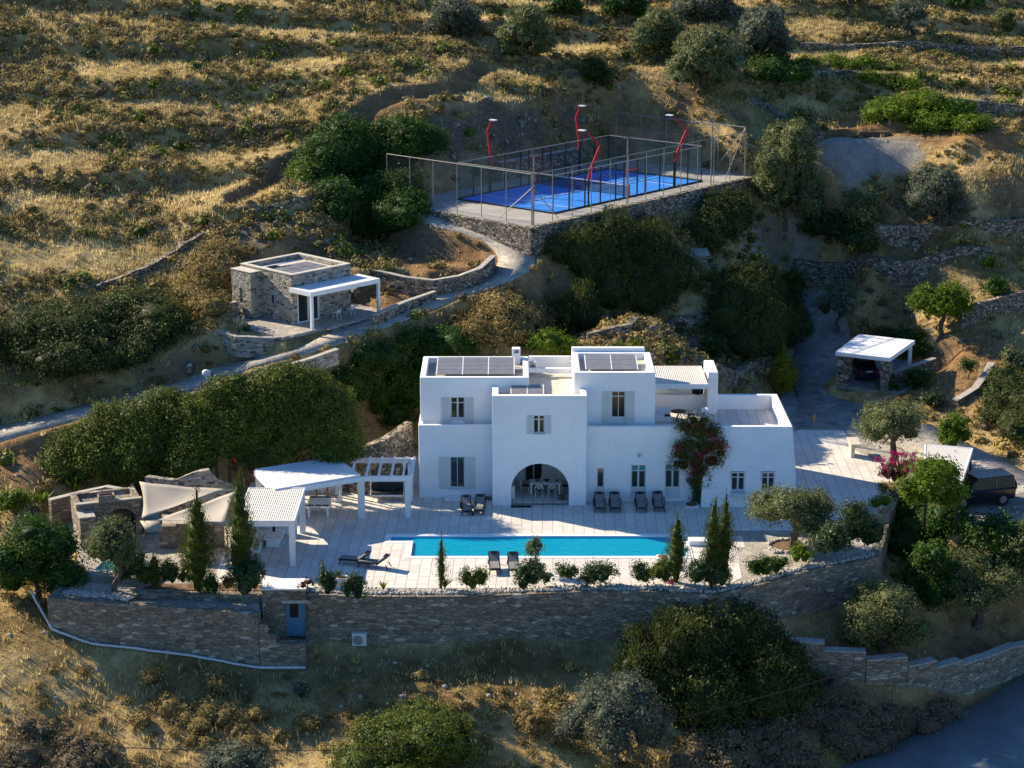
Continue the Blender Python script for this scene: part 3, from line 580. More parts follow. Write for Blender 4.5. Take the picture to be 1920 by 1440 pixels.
bm=carve(bm,[wc(wC),ar,cbox(c0+.45,c1-.45,YC+.45,130.4,.14,3.0),cbox(c0+.4,c1-.4,YC+.4,134.2,6.8,9),cbox(ax0+.9,ax0+2.1,130.2,130.8,.14,2.35)],.05);vpart(bmobj('wall',bm,M['plaster']))
# back door of the arcade
bm=bmesh.new();box(bm,ax0+.9,ax0+2.1,130.62,130.7,.15,2.34);vpart(bmobj('door_glass',bm,M['glass']))
bm=bmesh.new()
for a in (0,.56,1.12): box(bm,ax0+.9+a,ax0+.98+a,130.5,130.61,.15,2.34)
vpart(bmobj('door_frame',bm,M['frame']))
ur0,ur1=XA(1076,YRu,7),XA(1228.5,YRu,7)
bm=bmesh.new();box(bm,ur0,ur1,YRu,132.9,4.0,8.37);bm=carve(bm,[wc(wUR),roofcut(ur0,ur1,YRu,132.9,7.95,.42)],.05);vpart(bmobj('wall',bm,M['plaster']))
bm=bmesh.new();box(bm,ur0+.0,ur1-.35,132.95,133.4,4.0,8.62);bm=carve(bm,[],.05);vpart(bmobj('wall',bm,M['plaster']))
r1=XA(1332,YR,5);rx1=XA(1488,YE+.7,5);ZP=5.05;YB=134.4
bm=bmesh.new();box(bm,c1-.2,r1,YR,YB,-.4,ZP)
bm=carve(bm,[wc(wS),wc(wD1),wc(wD2),cbox(c1+.2,r1+1,YR+.35,YB-.35,4.05,7)],.05);vpart(bmobj('wall',bm,M['plaster']))
# battered east end
bm=bmesh.new();vs=box(bm,r1-.35,rx1,YR,YB,-.4,ZP)
for v in bm.verts:
    if v.co.z<0:
        if v.co.y<YR+.1: v.co.y-=1.25
        if v.co.x<r1: v.co.x-=.25
        else: v.co.x+=.38
bm=carve(bm,[cbox(wE1[0],wE1[1],YE-2,YE+.75,wE1[2],wE1[3]),cbox(wE2[0],wE2[1],YE-2,YE+.75,wE2[2],wE2[3]),cbox(r1-2,rx1-.42,YR+.35,YB-.4,4.05,7)],.05);vpart(bmobj('wall',bm,M['plaster']))
# roof terrace floors (own surface, a few mm above)
def vfloor(x0,x1,y0,y1,z,m,name='roof_floor'): vpart(boxobj(name,(x0,x1,y0,y1,z,z+.02),m))
vfloor(c0+.42,c1-.42,YC+.42,134.15,6.803,M['cream_coping']);vfloor(c1+.25,rx1-.45,YR+.38,YB-.42,4.053,M['tile']);vfloor(ul0+.4,ul1-.4,YLu+.4,133.3,7.453,M['concrete']);vfloor(ur0+.44,ur1-.44,YRu+.44,132.4,7.953,M['cream_coping'])
# chimneys
def chimney(x,y,z0,z1,w,round_=False):
    bm=bmesh.new()
    if round_:
        box(bm,x-w/2,x+w/2,y-w/2,y+w/2,z0,z1-w/2);box(bm,x-w/2-.05,x+w/2+.05,y-w/2-.05,y+w/2+.05,z0,z0+.15)
        pr=[(x+w/2*math.cos(PI*i/10),z1-w/2+w/2*math.sin(PI*i/10)) for i in range(11)]
        a=[bm.verts.new((q,y-w/2,s)) for q,s in pr];b=[bm.verts.new((q,y+w/2,s)) for q,s in pr];bm.faces.new(a);bm.faces.new(b[::-1])
        for i in range(10): bm.faces.new((a[i],a[i+1],b[i+1],b[i]))
    else:
        box(bm,x-w/2,x+w/2,y-w/2,y+w/2,z0,z1);bm=carve(bm,[cbox(x-w/2+.12,x+w/2-.12,y-w/2-1,y+w/2-.1,z1-.32,z1-.1)],.04)
    vpart(bmobj('chimney',bm,M['plaster']))
chimney(XA(968,133.3,8.5),133.3,7.4,zat(652,133.3),.56);chimney(XA(1323,126.7,5.5),YR+.35,ZP+.003,zat(768,YR),.55,True)
# small back parapet beams
vpart(boxobj('parapet',(ul1+.03,ur0-.03,134.0,134.3,6.9,7.75),M['plaster']));vpart(boxobj('parapet',(ul1+.03,ur0-.03,132.2,132.5,7.1,7.4),M['plaster']))
# windows and shutters
def window(w,cols=2,rail=None,shut=0,recess=.16,panel=.0,teal=False,sill=True,th=.05,mb=1.0):
    f_=.07*(.5+.5*mb)
    x0,x1,z0,z1,Y=w;y=Y+recess
    bm=bmesh.new();f=.07
    for (a,b,c,d) in ((x0,x0+f,z0,z1),(x1-f,x1,z0,z1),(x0+f,x1-f,z1-f,z1),(x0+f,x1-f,z0,z0+f+panel)): box(bm,a,b,y,y+.08,c,d)
    xm=(x0+x1)/2
    if cols==2: box(bm,xm-.055*mb,xm+.055*mb,y-.012,y+.078,z0+f+panel,z1-f)
    if rail: zr=z1-(z1-z0)*rail;box(bm,x0+f,x1-f,y-.006,y+.072,zr-.03,zr+.03)
    fr=vpart(bmobj('window' if panel==0 else 'door',bm,M['frame']))
    vchild(boxobj('pane',(x0+f*.5,x1-f*.5,y+.05,y+.062,z0+f*.5,z1-f*.5),M['glass']),fr)
    if teal:
        zr=z1-(z1-z0)*rail;vchild(boxobj('tinted_pane',(x0+f,x1-f,y+.03,y+.048,zr+.02,z1-f),M['teal_glass']),fr)
    if sill: vchild(boxobj('sill',(x0-.05,x1+.05,Y-.06,Y+.2,z0-.08,z0-.003),M['frame']),fr)
    if shut:
        for s in (-1,1):
            ww=(x1-x0)*shut;xa_=x0-.03-ww if s<0 else x1+.03;bm=bmesh.new();box(bm,xa_,xa_+ww,Y-.06,Y-.012,z0,z1)
            for k in range(1,4): box(bm,xa_+ww*k/4-.012,xa_+ww*k/4+.012,Y-.075,Y-.061,z0+.05,z1-.05)
            for k in (.12,.88): box(bm,xa_+.02,xa_+ww-.02,Y-.082,Y-.076,z0+(z1-z0)*k-.04,z0+(z1-z0)*k+.04)
            vpart(bmobj('shutter',bm,M['shutter']))
window(wUL,2,.22,.58,panel=.35);window(wLL,2,None,.66,panel=.02,mb=.35);window(wC,2,.25,.48);window(wUR,2,.17,.58,panel=.3,mb=.4)
window(wS,1,None,0);window(wD1,2,.2,0,panel=.55,teal=True);window(wD2,2,.2,0,panel=.55,teal=True);window(wE1,2,.28,0,.2);window(wE2,2,.28,0,.2)
for w in (wE1,wE2): vpart(boxobj('sill',(w[0],w[1],w[4]-.5,w[4]+.3,w[2]-.28,w[2]-.02),M['shutter']))
for px in (1199,1262):
    w=win(px-4.5,px+4.5,849,857,YR);q=vpart(boxobj('wall_lamp',(w[0],w[1],YR-.12,YR-.002,w[2],w[3]),M['frame']));vchild(boxobj('lens',(w[0]+.1,w[1]-.1,YR-.135,YR-.122,w[2]+.06,w[3]-.06),M['teal_glass']),q)
# door steps
w=wLL;vpart(boxobj('doorstep',(w[0]-.35,w[1]+.35,YL-.75,YL-.01,.013,.16),M['plaster']))
vpart(boxobj('arcade_floor',(c0+.5,c1-.5,YC+.05,130.35,.145,.16),M['tile']))
vpart(boxobj('doorstep',(c0+.3,c1-.3,YC+.6,YC+1,-.1,.14),M['plaster']))
# roof pergola room
gx0,gx1=ur1+.02,XA(1337,131.1,6.6);zg=6.62;YG=135.9
vpart(boxobj('pergola_roof',(gx0,gx1-.35,131.1,YG,zg-.04,zg+.0),M['rib']));vpart(boxobj('roof_fascia',(gx0,gx1-.3,130.98,131.09,zg-.3,zg+.03),M['white']))
bm=bmesh.new();cx0=XA(1327,133,6);cx1=XA(1346,133,6);box(bm,cx0,cx1,132.9,136.2,-.4,6.95);bm=carve(bm,[],.05);vpart(bmobj('wall',bm,M['plaster']))
bm=bmesh.new();wy=YB+.03;box(bm,gx0-.3,cx0-.004,wy,wy+.35,-.4,zg-.05);wz=(zat(743,wy),zat(728,wy));wx=(XA(1298,wy,6),XA(1321,wy,6));bm=carve(bm,[cbox(wx[0],wx[1],wy-1,wy+1,wz[0],wz[1])],.02);vpart(bmobj('wall',bm,M['plaster_warm']))
vpart(boxobj('window',(wx[0]+.02,wx[1]-.02,wy+.2,wy+.25,wz[0]+.02,wz[1]-.02),M['glass']))
bm=bmesh.new();lx,lz=XA(1263.5,wy,5.8),zat(731.5,wy);bar(bm,(lx,wy-.14,lz),(lx,wy-.01,lz),.3,16);
for v in bm.verts: v.co.z=lz+(v.co.z-lz)*.35
vpart(bmobj('wall_lamp',bm,M['cream_coping']))
# solar arrays on the roofs
def solar(x0,x1,y0,y1,z0,z1,nx,ny,label,lines=True):
    o=empty('solar_panels',((x0+x1)/2,(y0+y1)/2,z0),label=label,cat='solar panels')
    W_=x1-x0
    for i in range(nx):
        for j in range(ny):
            a=x0+W_*i/nx+.025;b=x0+W_*(i+1)/nx-.025;t0,t1=j/ny,(j+1)/ny;ya,yb=y0+(y1-y0)*t0+.015,y0+(y1-y0)*t1-.015
            bm=bmesh.new();vs=box(bm,a,b,ya,yb,0,.04)
            for v in bm.verts: v.co.z+=z0+(z1-z0)*((v.co.y-y0)/(y1-y0))
            rel(bmobj('panel',bm,M['solar']),o)
    for i in range(nx+1):
        a=x0+W_*i/nx;bm=bmesh.new();box(bm,a-.03,a+.03,y0,y1,-.02,.045)
        for v in bm.verts: v.co.z+=z0+(z1-z0)*((v.co.y-y0)/(y1-y0))
        box(bm,a-.025,a+.025,y1-.08,y1-.03,z0-.35,z1-.0);rel(bmobj('support_rail',bm,M['white']),o)
    return o
solar(XA(819,130,8),XA(964,130,8),129.4,132.4,7.72,8.1,3,4,'long tilted grey solar array of twelve panels on the left roof')
solar(XA(1098,129.6,8.3),XA(1195,129.6,8.3),129.0,131.6,8.15,8.45,2,3,'tilted grey solar array of six panels on the right roof')
solar(XA(958,127.3,7),XA(1019,127.3,7),126.5,128.3,7.1,7.32,2,1,'pair of flat grey panels behind the parapet of the arched block')
# ------------------------------------------------------------------ pergolas, sails and things on the terrace
def at(name,cat,label,loc,group=None): return empty(name,loc,0,label,cat,group)
def rb(o,name,d,m,bev=0): return rel(boxobj(name,d,m,None,bev),o)
def rbm(o,name,bm,m,sm=False): return rel(bmobj(name,bm,m,None,sm),o)
# striped roof shelter
zr=2.85;a=P(441,977,zr);b=P(552.5,977,zr);c=P(577,915,zr);x0,x1,y0,y1=a.x,b.x,a.y,c.y
pv=at('pergola','pergola','white four post shelter with ribbed cream roof and built in bench',((x0+x1)/2,(y0+y1)/2,0))
rb(pv,'roof',(x0+.1,x1-.12,y0+.14,y1-.1,zr-.04,zr),M['rib'])
for d in ((x0,x1,y0,y0+.13,zr-.34,zr+.03),(x0,x1,y1-.09,y1,zr-.34,zr+.03),(x0,x0+.09,y0+.135,y1-.095,zr-.34,zr+.03),(x1-.11,x1,y0+.135,y1-.095,zr-.34,zr+.03)): rb(pv,'beam',d,M['white'])
for px_,py_ in ((x0+.02,y0+.02),(x1-.36,y0+.02),(x0+.02,y1-.36),(x1-.36,y1-.36)): rb(pv,'post',(px_,px_+.34,py_,py_+.34,.013,zr-.345),M['white'])
rb(pv,'bench',(x0+.5,x0+1.1,y0+2.2,y1-.6,.013,.45),M['plaster'],.03);rb(pv,'bench_back',(x0+.38,x1-.5,y1-.58,y1-.42,.013,1.0),M['plaster'],.03);rb(pv,'cushion',(x0+.45,x1-.6,y1-.64,y1-.585,.55,.95),M['pad'],.01)
rb(pv,'side_panel',(x0+.05,x0+.09,y0+.4,y1-.4,.013,zr-.36),M['white'])
tbx=(P(497,1020).x,P(532,1020).x);ty=P(515,1024).y
tb=at('table','table','low white masonry table under the ribbed cream shelter',((tbx[0]+tbx[1])/2,ty,0));rb(tb,'base',(tbx[0]+.15,tbx[1]-.25,ty-.3,ty+1.0,.013,.55),M['plaster'],.02);rb(tb,'tabletop',(tbx[0],tbx[1],ty-.5,ty+1.3,.553,.64),M['plaster'],.02)
v_=at('lantern','lantern','small dark lantern on the low white masonry table',((tbx[0]+tbx[1])/2,ty+.9,.64));bm=bmesh.new();bar(bm,(tbx[0]+.5,ty+.9,.643),(tbx[0]+.5,ty+.9,.95),.09,8);rbm(v_,'body',bm,M['black']);bm=bmesh.new();bar(bm,(tbx[0]+.5,ty+.9,.953),(tbx[0]+.5,ty+.9,1.03),.1,8,.03);rbm(v_,'lid',bm,M['black'])
# big trapezoid pergola
zb=2.95
q=[P(515,917,zb),P(676,890,zb),P(630,856,zb),P(478,879,zb)];q2=[P(676,890,zb),P(770,889,zb),P(775,856,zb),P(630,856,zb)]
pb=at('pergola','pergola','large white pergola with smooth angled canopy beside an open slatted bay',(q[1].x,q[1].y+1,0))
bm=bmesh.new();prism(bm,q,zb-.1,zb);rbm(pb,'canopy',bm,M['white'])
def beam(a,b,w,z0,z1,name='beam',par=pb,m='white'):
    d=(b-a);d.z=0;L=d.length;u=d/L;s=Vector((-u.y,u.x,0));Mx=frameM(Vector((a.x,a.y,0)),u,s);bm=bmesh.new();box(bm,0,L,-w/2,w/2,z0,z1,M=Mx);return rbm(par,name,bm,M[m])
for a,b in ((q[0],q[1]),(q2[0],q2[1])): beam(a,b,.22,zb-.42,zb-.105)
beam(q2[2],q2[3],.2,zb-.42,zb-.105);beam(q[2],q[3],.2,zb-.42,zb-.105);beam(q[3],q[0],.2,zb-.42,zb-.105);beam(q2[1],q2[2],.22,zb-.4,zb-.1)
for px_ in (687,710,734,756,772):
    a=P(px_,889.5,zb);bk=P(700,856,zb).y;fr_=q2[0].lerp(q2[1],max(0,(a.x-q2[0].x)/(q2[1].x-q2[0].x)));beam(Vector((a.x,fr_.y,zb)),Vector((a.x,bk,zb)),.13,zb-.15,zb+.02,'slat')
for px_ in (640,664):
    a=P(px_,870,zb);tt=(a.x-q2[3].x)/(q2[0].x-q2[3].x);f_=q2[3].lerp(q2[0],max(0,tt))
    if 0<tt<1: beam(Vector((a.x,f_.y,zb)),Vector((a.x,P(700,856,zb).y,zb)),.13,zb-.15,zb+.02,'slat')
for (px_,py_,w_) in ((677,962,.42),(765,961,.36),(638,925,.4),(772,925,.3),(490,930,.4),(645,915,.3)):
    p=P(px_,py_,0);zt=zb-.425;
    if px_==677:p=Vector((q[1].x+.0,q[1].y+.25,0))
    if px_==765:p=Vector((q2[1].x-.2,q2[1].y+.22,0))
    if px_==772:p=Vector((q2[2].x-.2,q2[2].y-.2,0))
    if px_==645:continue
    if px_==490:p=q[3].lerp((q[1]+q[0])/2,.06)
    if px_==638:p=q[2].lerp(q[1],.08)
    rb(pb,'post',(p.x-w_/2,p.x+w_/2,p.y-w_/2,p.y+w_/2,.013,zt),M['white'])
rb(pb,'back_wall',(P(600,905).x,P(668,905).x,P(600,903).y+.5,P(600,903).y+.8,0,1.1),M['plaster']);
pz=at('oven','outdoor oven','white curved masonry barbecue oven behind the angled pergola post',P(660,912,0));o_=P(660,916,0)
bm=bmesh.new();bar(bm,(o_.x,o_.y,0),(o_.x,o_.y,1.0),.75,20,.65);rbm(pz,'base',bm,M['plaster'],True)
bm=bmesh.new();bmesh.ops.create_uvsphere(bm,u_segments=20,v_segments=10,radius=.66,matrix=Matrix.Translation((o_.x,o_.y,1.0)));rbm(pz,'dome',bm,M['plaster'],True)
bm=bmesh.new();bar(bm,(o_.x+.3,o_.y+.2,1.3),(o_.x+.3,o_.y+.2,2.1),.16,12);rbm(pz,'flue',bm,M['plaster'])
# hanging sofa
sx0,sx1=P(695,940).x,P(756,940).x;sy=P(725,940).y
sf=at('swing_sofa','sofa','white hanging swing sofa with three dark cushions in the slatted bay',((sx0+sx1)/2,sy,0))
rb(sf,'seat_frame',(sx0-.05,sx1+.05,sy-.05,sy+.8,.34,.44),M['white'],.01)
for i in range(3):
    w_=(sx1-sx0)/3;rb(sf,'seat_cushion',(sx0+w_*i+.015,sx0+w_*(i+1)-.015,sy,sy+.7,.443,.56),M['pad'],.03);rb(sf,'back_cushion',(sx0+w_*i+.015,sx0+w_*(i+1)-.015,sy+.58,sy+.78,.565,1.08),M['pad'],.04)
rb(sf,'backrest',(sx0-.03,sx1+.03,sy+.785,sy+.83,.445,1.1),M['white'])
for x_ in (sx0-.03,sx1+.03):
    bm=bmesh.new();bar(bm,(x_,sy+.4,.44),(x_,sy+.4,2.5),.018,5);rbm(sf,'rope',bm,M['white'])
# chairs: white shell with dark seat
def make_chair(seatm='pad'):
    t=empty('dining_chair',(0,0,0),0,'white chair','chair')
    bm=bmesh.new();box(bm,-.23,.23,-.23,.23,.43,.465);bmesh.ops.bevel(bm,geom=bm.edges[:],offset=.03,segments=2,affect='EDGES');bmobj('seat',bm,M[seatm],t)
    bm=bmesh.new();pts=[(-.24,-.2,.47),(-.27,-.27,.62),(-.2,-.32,.80),(0,-.34,.86),(.2,-.32,.80),(.27,-.27,.62),(.24,-.2,.47)];tube(bm,[Vector(p) for p in pts],.022,6);bmobj('back_frame',bm,M['white'],t)
    bm=bmesh.new();pts=[(-.18,-.27,.50),(0,-.31,.66),(.18,-.27,.50)];tube(bm,[Vector(p) for p in pts],.02,6);tube(bm,[Vector((-.19,-.31,.78)),Vector((0,-.31,.66)),Vector((.19,-.31,.78))],.02,6);bmobj('back_cross',bm,M['white'],t)
    for a in (-1,1):
        for b in (-1,1):
            bm=bmesh.new();bar(bm,(.2*a,.19*b,.44),(.25*a,.25*b,0),.016,6);bmobj('leg',bm,M['white'],t)
    return t
chair=make_chair();used=[True]
def chairs(x,y,z,rz,label,group): 
    o=place(chair,used[0],(x,y,z),rz,label,group);used[0]=False;return o
def table(label,x0,x1,y0,y1,z,h=.75,m='plaster',cat='table',top=.06,lw_=.1,name='dining_table'):
    t=at(name,cat,label,((x0+x1)/2,(y0+y1)/2,z));rb(t,'tabletop',(x0,x1,y0,y1,z+h-top,z+h),M[m],.01)
    for a in (x0+.06,x1-.06-lw_):
        for b in (y0+.06,y1-.06-lw_): rb(t,'leg',(a,a+lw_,b,b+lw_,z+.001,z+h-top-.002),M[m])
    return t
za=.16;tx0,tx1=XA(993,127.6,.9),XA(1052,127.6,.9);table('white dining table inside the arched porch of the villa',tx0,tx1,127.4,128.4,za)
tm=(tx0+tx1)/2
g='chairs around the table in the arch'
for dx,lab in ((-.42,'white chair with its back to the pool, left of two at the arch table'),(.42,'white chair with its back to the pool, right of two at the arch table')): chairs(tm+dx,127.05,za,0,lab,g)
chairs(tx0-.3,127.9,za,-PI/2,'white dining chair at the left end of the arch table',g);chairs(tx1+.3,127.9,za,PI/2,'white dining chair at the right end of the arch table',g);chairs(tm,128.75,za,PI,'white dining chair on the far side of the arch table',g)
for i,(dx,m_,nm,lb) in enumerate(((-.5,'black','bowl','small dark bowl on the left of the arch table'),(.1,'red_plant','bowl','round dark red bowl on the middle of the arch table'),(.75,'black','bowl','small black bowl on the right of the arch table'))):
    bm=bmesh.new();bar(bm,(tm+dx,127.95,za+.752),(tm+dx,127.95,za+.83),.08,14,.2 if i==1 else .12);tag(bmobj(nm,bm,M[m_],None),lb,'bowl')
# side cabinet in the arch, mat and driftwood
t=at('sideboard','sideboard','white cloth covered sideboard at the left wall of the arch',(ax0+.0,127,za));rb(t,'body',(ax0-.3,ax0+.25,126.5,128.2,za+.001,1.0),M['white']);rb(t,'drawer',(ax0+.253,ax0+.29,126.6,128.1,.3,.75),M['pad'])
tag(boxobj('doormat',(ax0+.0,ax0+1.3,YC-.45,YC-.06,.013,.04),M['black']),'black rubber mat at the left foot of the arch','mat')
def driftwood(px,py,label,z=0,s=.55,seed=1):
    rr=random.Random(seed);p=P(px,py,z);bm=bmesh.new()
    for i in range(9):
        a=p+Vector((rr.uniform(-s,s)*.5,rr.uniform(-.2,.2),.06));b=p+Vector((rr.uniform(-s,s),rr.uniform(-.25,.25),rr.uniform(.05,.42)));bar(bm,a,a.lerp(b,.5)+Vector((0,0,.06)),.045,6,.035);bar(bm,a.lerp(b,.5)+Vector((0,0,.06)),b,.035,6,.012)
    tag(bmobj('driftwood',bm,M['wood']),label,'driftwood')
driftwood(913,938,'tangled brown driftwood in the corner left of the arched block',0,.5,3);driftwood(1051,936,'tangled brown driftwood inside the right foot of the arch',.16,.55,5)
# table under the angled pergola with chairs
ta,tb_=P(585,952,.75),P(622,925,.75)
dt=table('long white dining table with dark place mats under the angled pergola canopy',P(578,940,.75).x,P(620,940,.75).x,P(600,950,.75).y,P(600,930,.75).y,.013)
i=0
for a in np.linspace(P(578,940,.75).x+.25,P(620,940,.75).x-.25,3):
    for y_ in (P(600,950,.75).y+.2,P(600,930,.75).y-.25):
        i+=1;tag(boxobj('place_mat',(a-.2,a+.2,y_-.13,y_+.13,.765,.775),M['pad']),f'dark place mat, {["near left","far left","near middle","far middle","near right","far right"][i-1]} one on the pergola dining table','place mat','dark place mats on the pergola table')
g='chairs around the pergola dining table'
for k,(px_,rz,lb) in enumerate(((583,0,'left of the two'),(597,0,'right of the two'))):
    p=P(px_,960,0);chairs(p.x+.25,p.y,.013,0,f'white chair on the pool side of the pergola table, {lb}',g)
p=P(629,944,0);chairs(p.x,p.y,.013,PI/2,'white chair with patterned seat at the right end of the pergola table',g)
for px_,lb in ((598,'left'),(612,'right')): p=P(px_,925,0);chairs(p.x,p.y,.013,PI,f'white chair on the far side of the pergola table, {lb} one',g)
# sun loungers
def make_lounger(cm='cushion',arms=True,name='sun_lounger'):
    t=empty(name,(0,0,0),0,'sun lounger','sun lounger')   # head at +y
    bm=bmesh.new();box(bm,-.33,.33,-1.0,.25,.28,.34);bmobj('frame',bm,M['wicker'],t)
    Mb=Matrix.Translation((0,.25,.31))@Matrix.Rotation(R(38),4,'X')
    bm=bmesh.new();box(bm,-.33,.33,0,.78,-.03,.03,M=Mb);bmobj('backrest',bm,M['wicker'],t)
    bm=bmesh.new();box(bm,-.28,.28,-.97,.24,.343,.42);bmesh.ops.bevel(bm,geom=bm.edges[:],offset=.03,segments=2,affect='EDGES');bmobj('seat_cushion',bm,M[cm],t)
    bm=bmesh.new();box(bm,-.28,.28,.02,.76,.033,.11,M=Mb);bmesh.ops.bevel(bm,geom=bm.edges[:],offset=.03,segments=2,affect='EDGES');bmobj('back_cushion',bm,M[cm],t)
    bm=bmesh.new();box(bm,-.2,.2,.52,.72,.113,.19,M=Mb);bmesh.ops.bevel(bm,geom=bm.edges[:],offset=.03,segments=2,affect='EDGES');bmobj('pillow',bm,M['pad'],t)
    for sx in (-1,1):
        for y_ in (-.85,.75):
            bm=bmesh.new();bar(bm,(sx*.31,y_,.3),(sx*.33,y_+(-.12 if y_<0 else .16),0),.035,6,.028);bmobj('leg',bm,M['wicker'],t)
        if arms:
            bm=bmesh.new();tube(bm,[Vector((sx*.37,-.55,.3)),Vector((sx*.40,-.4,.52)),Vector((sx*.40,.3,.55)),Vector((sx*.37,.5,.35))],.03,6);bmobj('armrest',bm,M['wicker'],t)
    return t
Ls=make_lounger('cushion',True);first=True
g='sun loungers on the pool terrace'
for px_,py_,rz,lb in [(1125,962,0,'dark wicker lounger leftmost of the four right of the arch'),(1154,962,0,'dark wicker lounger second from left of the four right of the arch'),(1203,962,0,'dark wicker lounger in front of the first glazed door'),(1236,961,0,'dark wicker lounger nearest the bougainvillea beside the villa'),
    (874,968,.08,'grey cushioned lounger left of the pair in front of the left wing'),(899,967,-.05,'pale cushioned wicker lounger right of the pair in front of the left wing')]:
    p=P(px_,py_,0);place(Ls,first,(p.x,p.y+.9,.013),PI,lb,g) if False else place(Ls,first,(p.x,p.y+1.0,.013),rz,lb,g);first=False
L2=make_lounger('cushion',False);first=True
for px_,py_,rz,lb in [(927,1078,PI-.05,'grey lounger at the pool front edge, left of the pair facing the pool'),(963,1079,PI-.05,'grey lounger at the pool front edge, right of the pair nearest the potted olive'),(668,1058,-PI/2-.25,'dark grey lounger turned sideways left of the pool, mostly in shade'),(703,1064,-PI/2-.25,'pale grey lounger turned sideways left of the pool, in sunlight')]:
    p=P(px_,py_,0)
    if abs(rz)>2: p=p+Vector((0,.95,0))
    place(L2,first,(p.x,p.y,.013),0.06 if abs(rz)>2 else rz,lb,g);first=False
# potted olive, white pots, planters
def pot(px,py,r,h,label,z=0,square=False,mat='pot'):
    p=P(px,py,z);o=at('plant_pot','plant pot',label,p)
    bm=bmesh.new()
    if square: box(bm,p.x-r,p.x+r,p.y-r,p.y+r,z+.013,z+h)
    else: bar(bm,(p.x,p.y,z+.013),(p.x,p.y,z+h),r*.7,18,r)
    rbm(o,'pot',bm,M[mat]);bm=bmesh.new();bar(bm,(p.x,p.y,z+h+.002),(p.x,p.y,z+h+.02),r*.85,14);rbm(o,'soil',bm,M['soil'])
    return p
potp=pot(1001,1073,.38,.55,'white round pot holding the small olive between loungers and pool')
pot(641,1105,.32,.75,'square white pot on the terrace edge between two low shrubs',0,True);pot(1242,1062,.34,.62,'square white pot with dry plant by the pool right corner',0,True);pot(1296,949,.45,.12,'low white planting kerb at the foot of the bougainvillea',0,True)
# bench slabs by the pool and at the right
bp=P(1303,1021);tag(boxobj('stone_bench',(P(1291,1020).x,P(1325,1020).x,bp.y-.3,bp.y+.5,.013,.32),M['plaster'],None,.03),'low white bench at the right end of the pool','bench')
bq=P(1604,857);t=at('stone_bench','bench','pale stone bench at the edge of the side terrace by the pink cactus',bq);rb(t,'leg',(bq.x-.35,bq.x-.1,bq.y-.2,bq.y+.9,.013,.9),M['cream_coping']);rb(t,'seat',(bq.x-.4,bq.x+.35,bq.y-.25,bq.y+1.6,.903,.98),M['cream_coping'])
# solitary fittings
def post(px,py,h,r,m,name,cat,label,z=0,top=None):
    p=P(px,py,z) if z is not None else G(px,py);bm=bmesh.new();bar(bm,p,p+Vector((0,0,h)),r,8)
    if top:
        o=at(name,cat,label,p);rbm(o,'pole',bm,M[m]);bm=bmesh.new();top(bm,p+Vector((0,0,h)));rbm(o,'head',bm,M[m]);return o
    return tag(bmobj(name,bm,M[m]),label,cat)
post(249,925,2.6,.13,'white','flue_pipe','flue','tall white flue pipe rising above the stone kitchen wall',.2)
def shw(bm,p): bar(bm,p,p+Vector((.22,-.1,.05)),.03,6);bar(bm,p+Vector((.22,-.1,.06)),p+Vector((.22,-.1,0)),.09,10)
post(203,918,1.9,.03,'steel','shower','shower','thin steel shower post beside the low stone wall',.5,shw)
def tap(bm,p): box(bm,p.x-.14,p.x+.14,p.y-.05,p.y+.05,p.z-.35,p.z-.2);bar(bm,p+Vector((0,0,-.1)),p+Vector((0,0,.12)),.09,8,.02)
post(1526,806,1.15,.035,'yellow','garden_lamp','garden lamp','slim ochre garden post at the back edge of the side terrace',0,tap)
p=P(674,1212,-2.9);t=at('air_conditioner','air conditioner','white air conditioning unit at the foot of the retaining wall',p);rb(t,'case',(p.x-.42,p.x+.42,p.y-.1,p.y+.25,-2.85,-2.1),M['ac'],.02)
bm=bmesh.new();bar(bm,(p.x-.08,p.y-.104,-2.48),(p.x-.08,p.y-.12,-2.48),.28,20);rbm(t,'fan_grille',bm,M['steel'])
# drain pipe along the lower wall
pp=[P(58,1108,-.2),P(66,1124,-.6)]
for a,b in zip(lw[:-1],lw[1:]):
    for k in range(4): q=a.lerp(b,k/4);pp.append(Vector((q.x,q.y-.47,max(float(hz(q.x,q.y-.47))+.14,-9))))
for x_ in (lw[-1].x,P(572,1148,-.3).x): pp.append(Vector((x_,lw[-1].y-.47,float(hz(x_,lw[-1].y-.47))+.14)))
pp[2]=pp[2].lerp(pp[3],.3)
bm=bmesh.new();tube(bm,pp,.075,8);tag(bmobj('drain_pipe',bm,M['pipe']),'long pale drain pipe running along the foot of the lower wall','pipe')
# table tennis
p0=P(178,1068,.76);p1=P(259,1072,.76);p2=P(278,1055,.76);p3=P(195,1052,.76)
t=at('table_tennis_table','table tennis table','green table tennis table behind the small olive tree',(p0+p2)/2-Vector((0,0,.76)))
ux=(p1-p0);ux.z=0;ux.normalize();uy=Vector((-ux.y,ux.x,0));Mt=frameM(Vector((p0.x,p0.y,0)),ux,uy)
for a in (0,1.39):
    bm=bmesh.new();box(bm,a,a+1.35,0,1.52,.73,.76,M=Mt);rbm(t,'tabletop',bm,M['teal'])
    bm=bmesh.new()
    for d in ((a,a+1.35,0,.03),(a,a+1.35,1.49,1.52),(a,a+1.35,.75,.77)): box(bm,*d,.761,.764,M=Mt)
    rbm(t,'line',bm,M['line'])
for a in (.25,2.4):
    for b_ in (.15,1.3): bm=bmesh.new();box(bm,a,a+.05,b_,b_+.05,.002,.728,M=Mt);rbm(t,'leg',bm,M['steel'])
bm=bmesh.new();box(bm,1.365,1.375,-.1,1.62,.76,.91,M=Mt);rbm(t,'net',bm,M['line'])
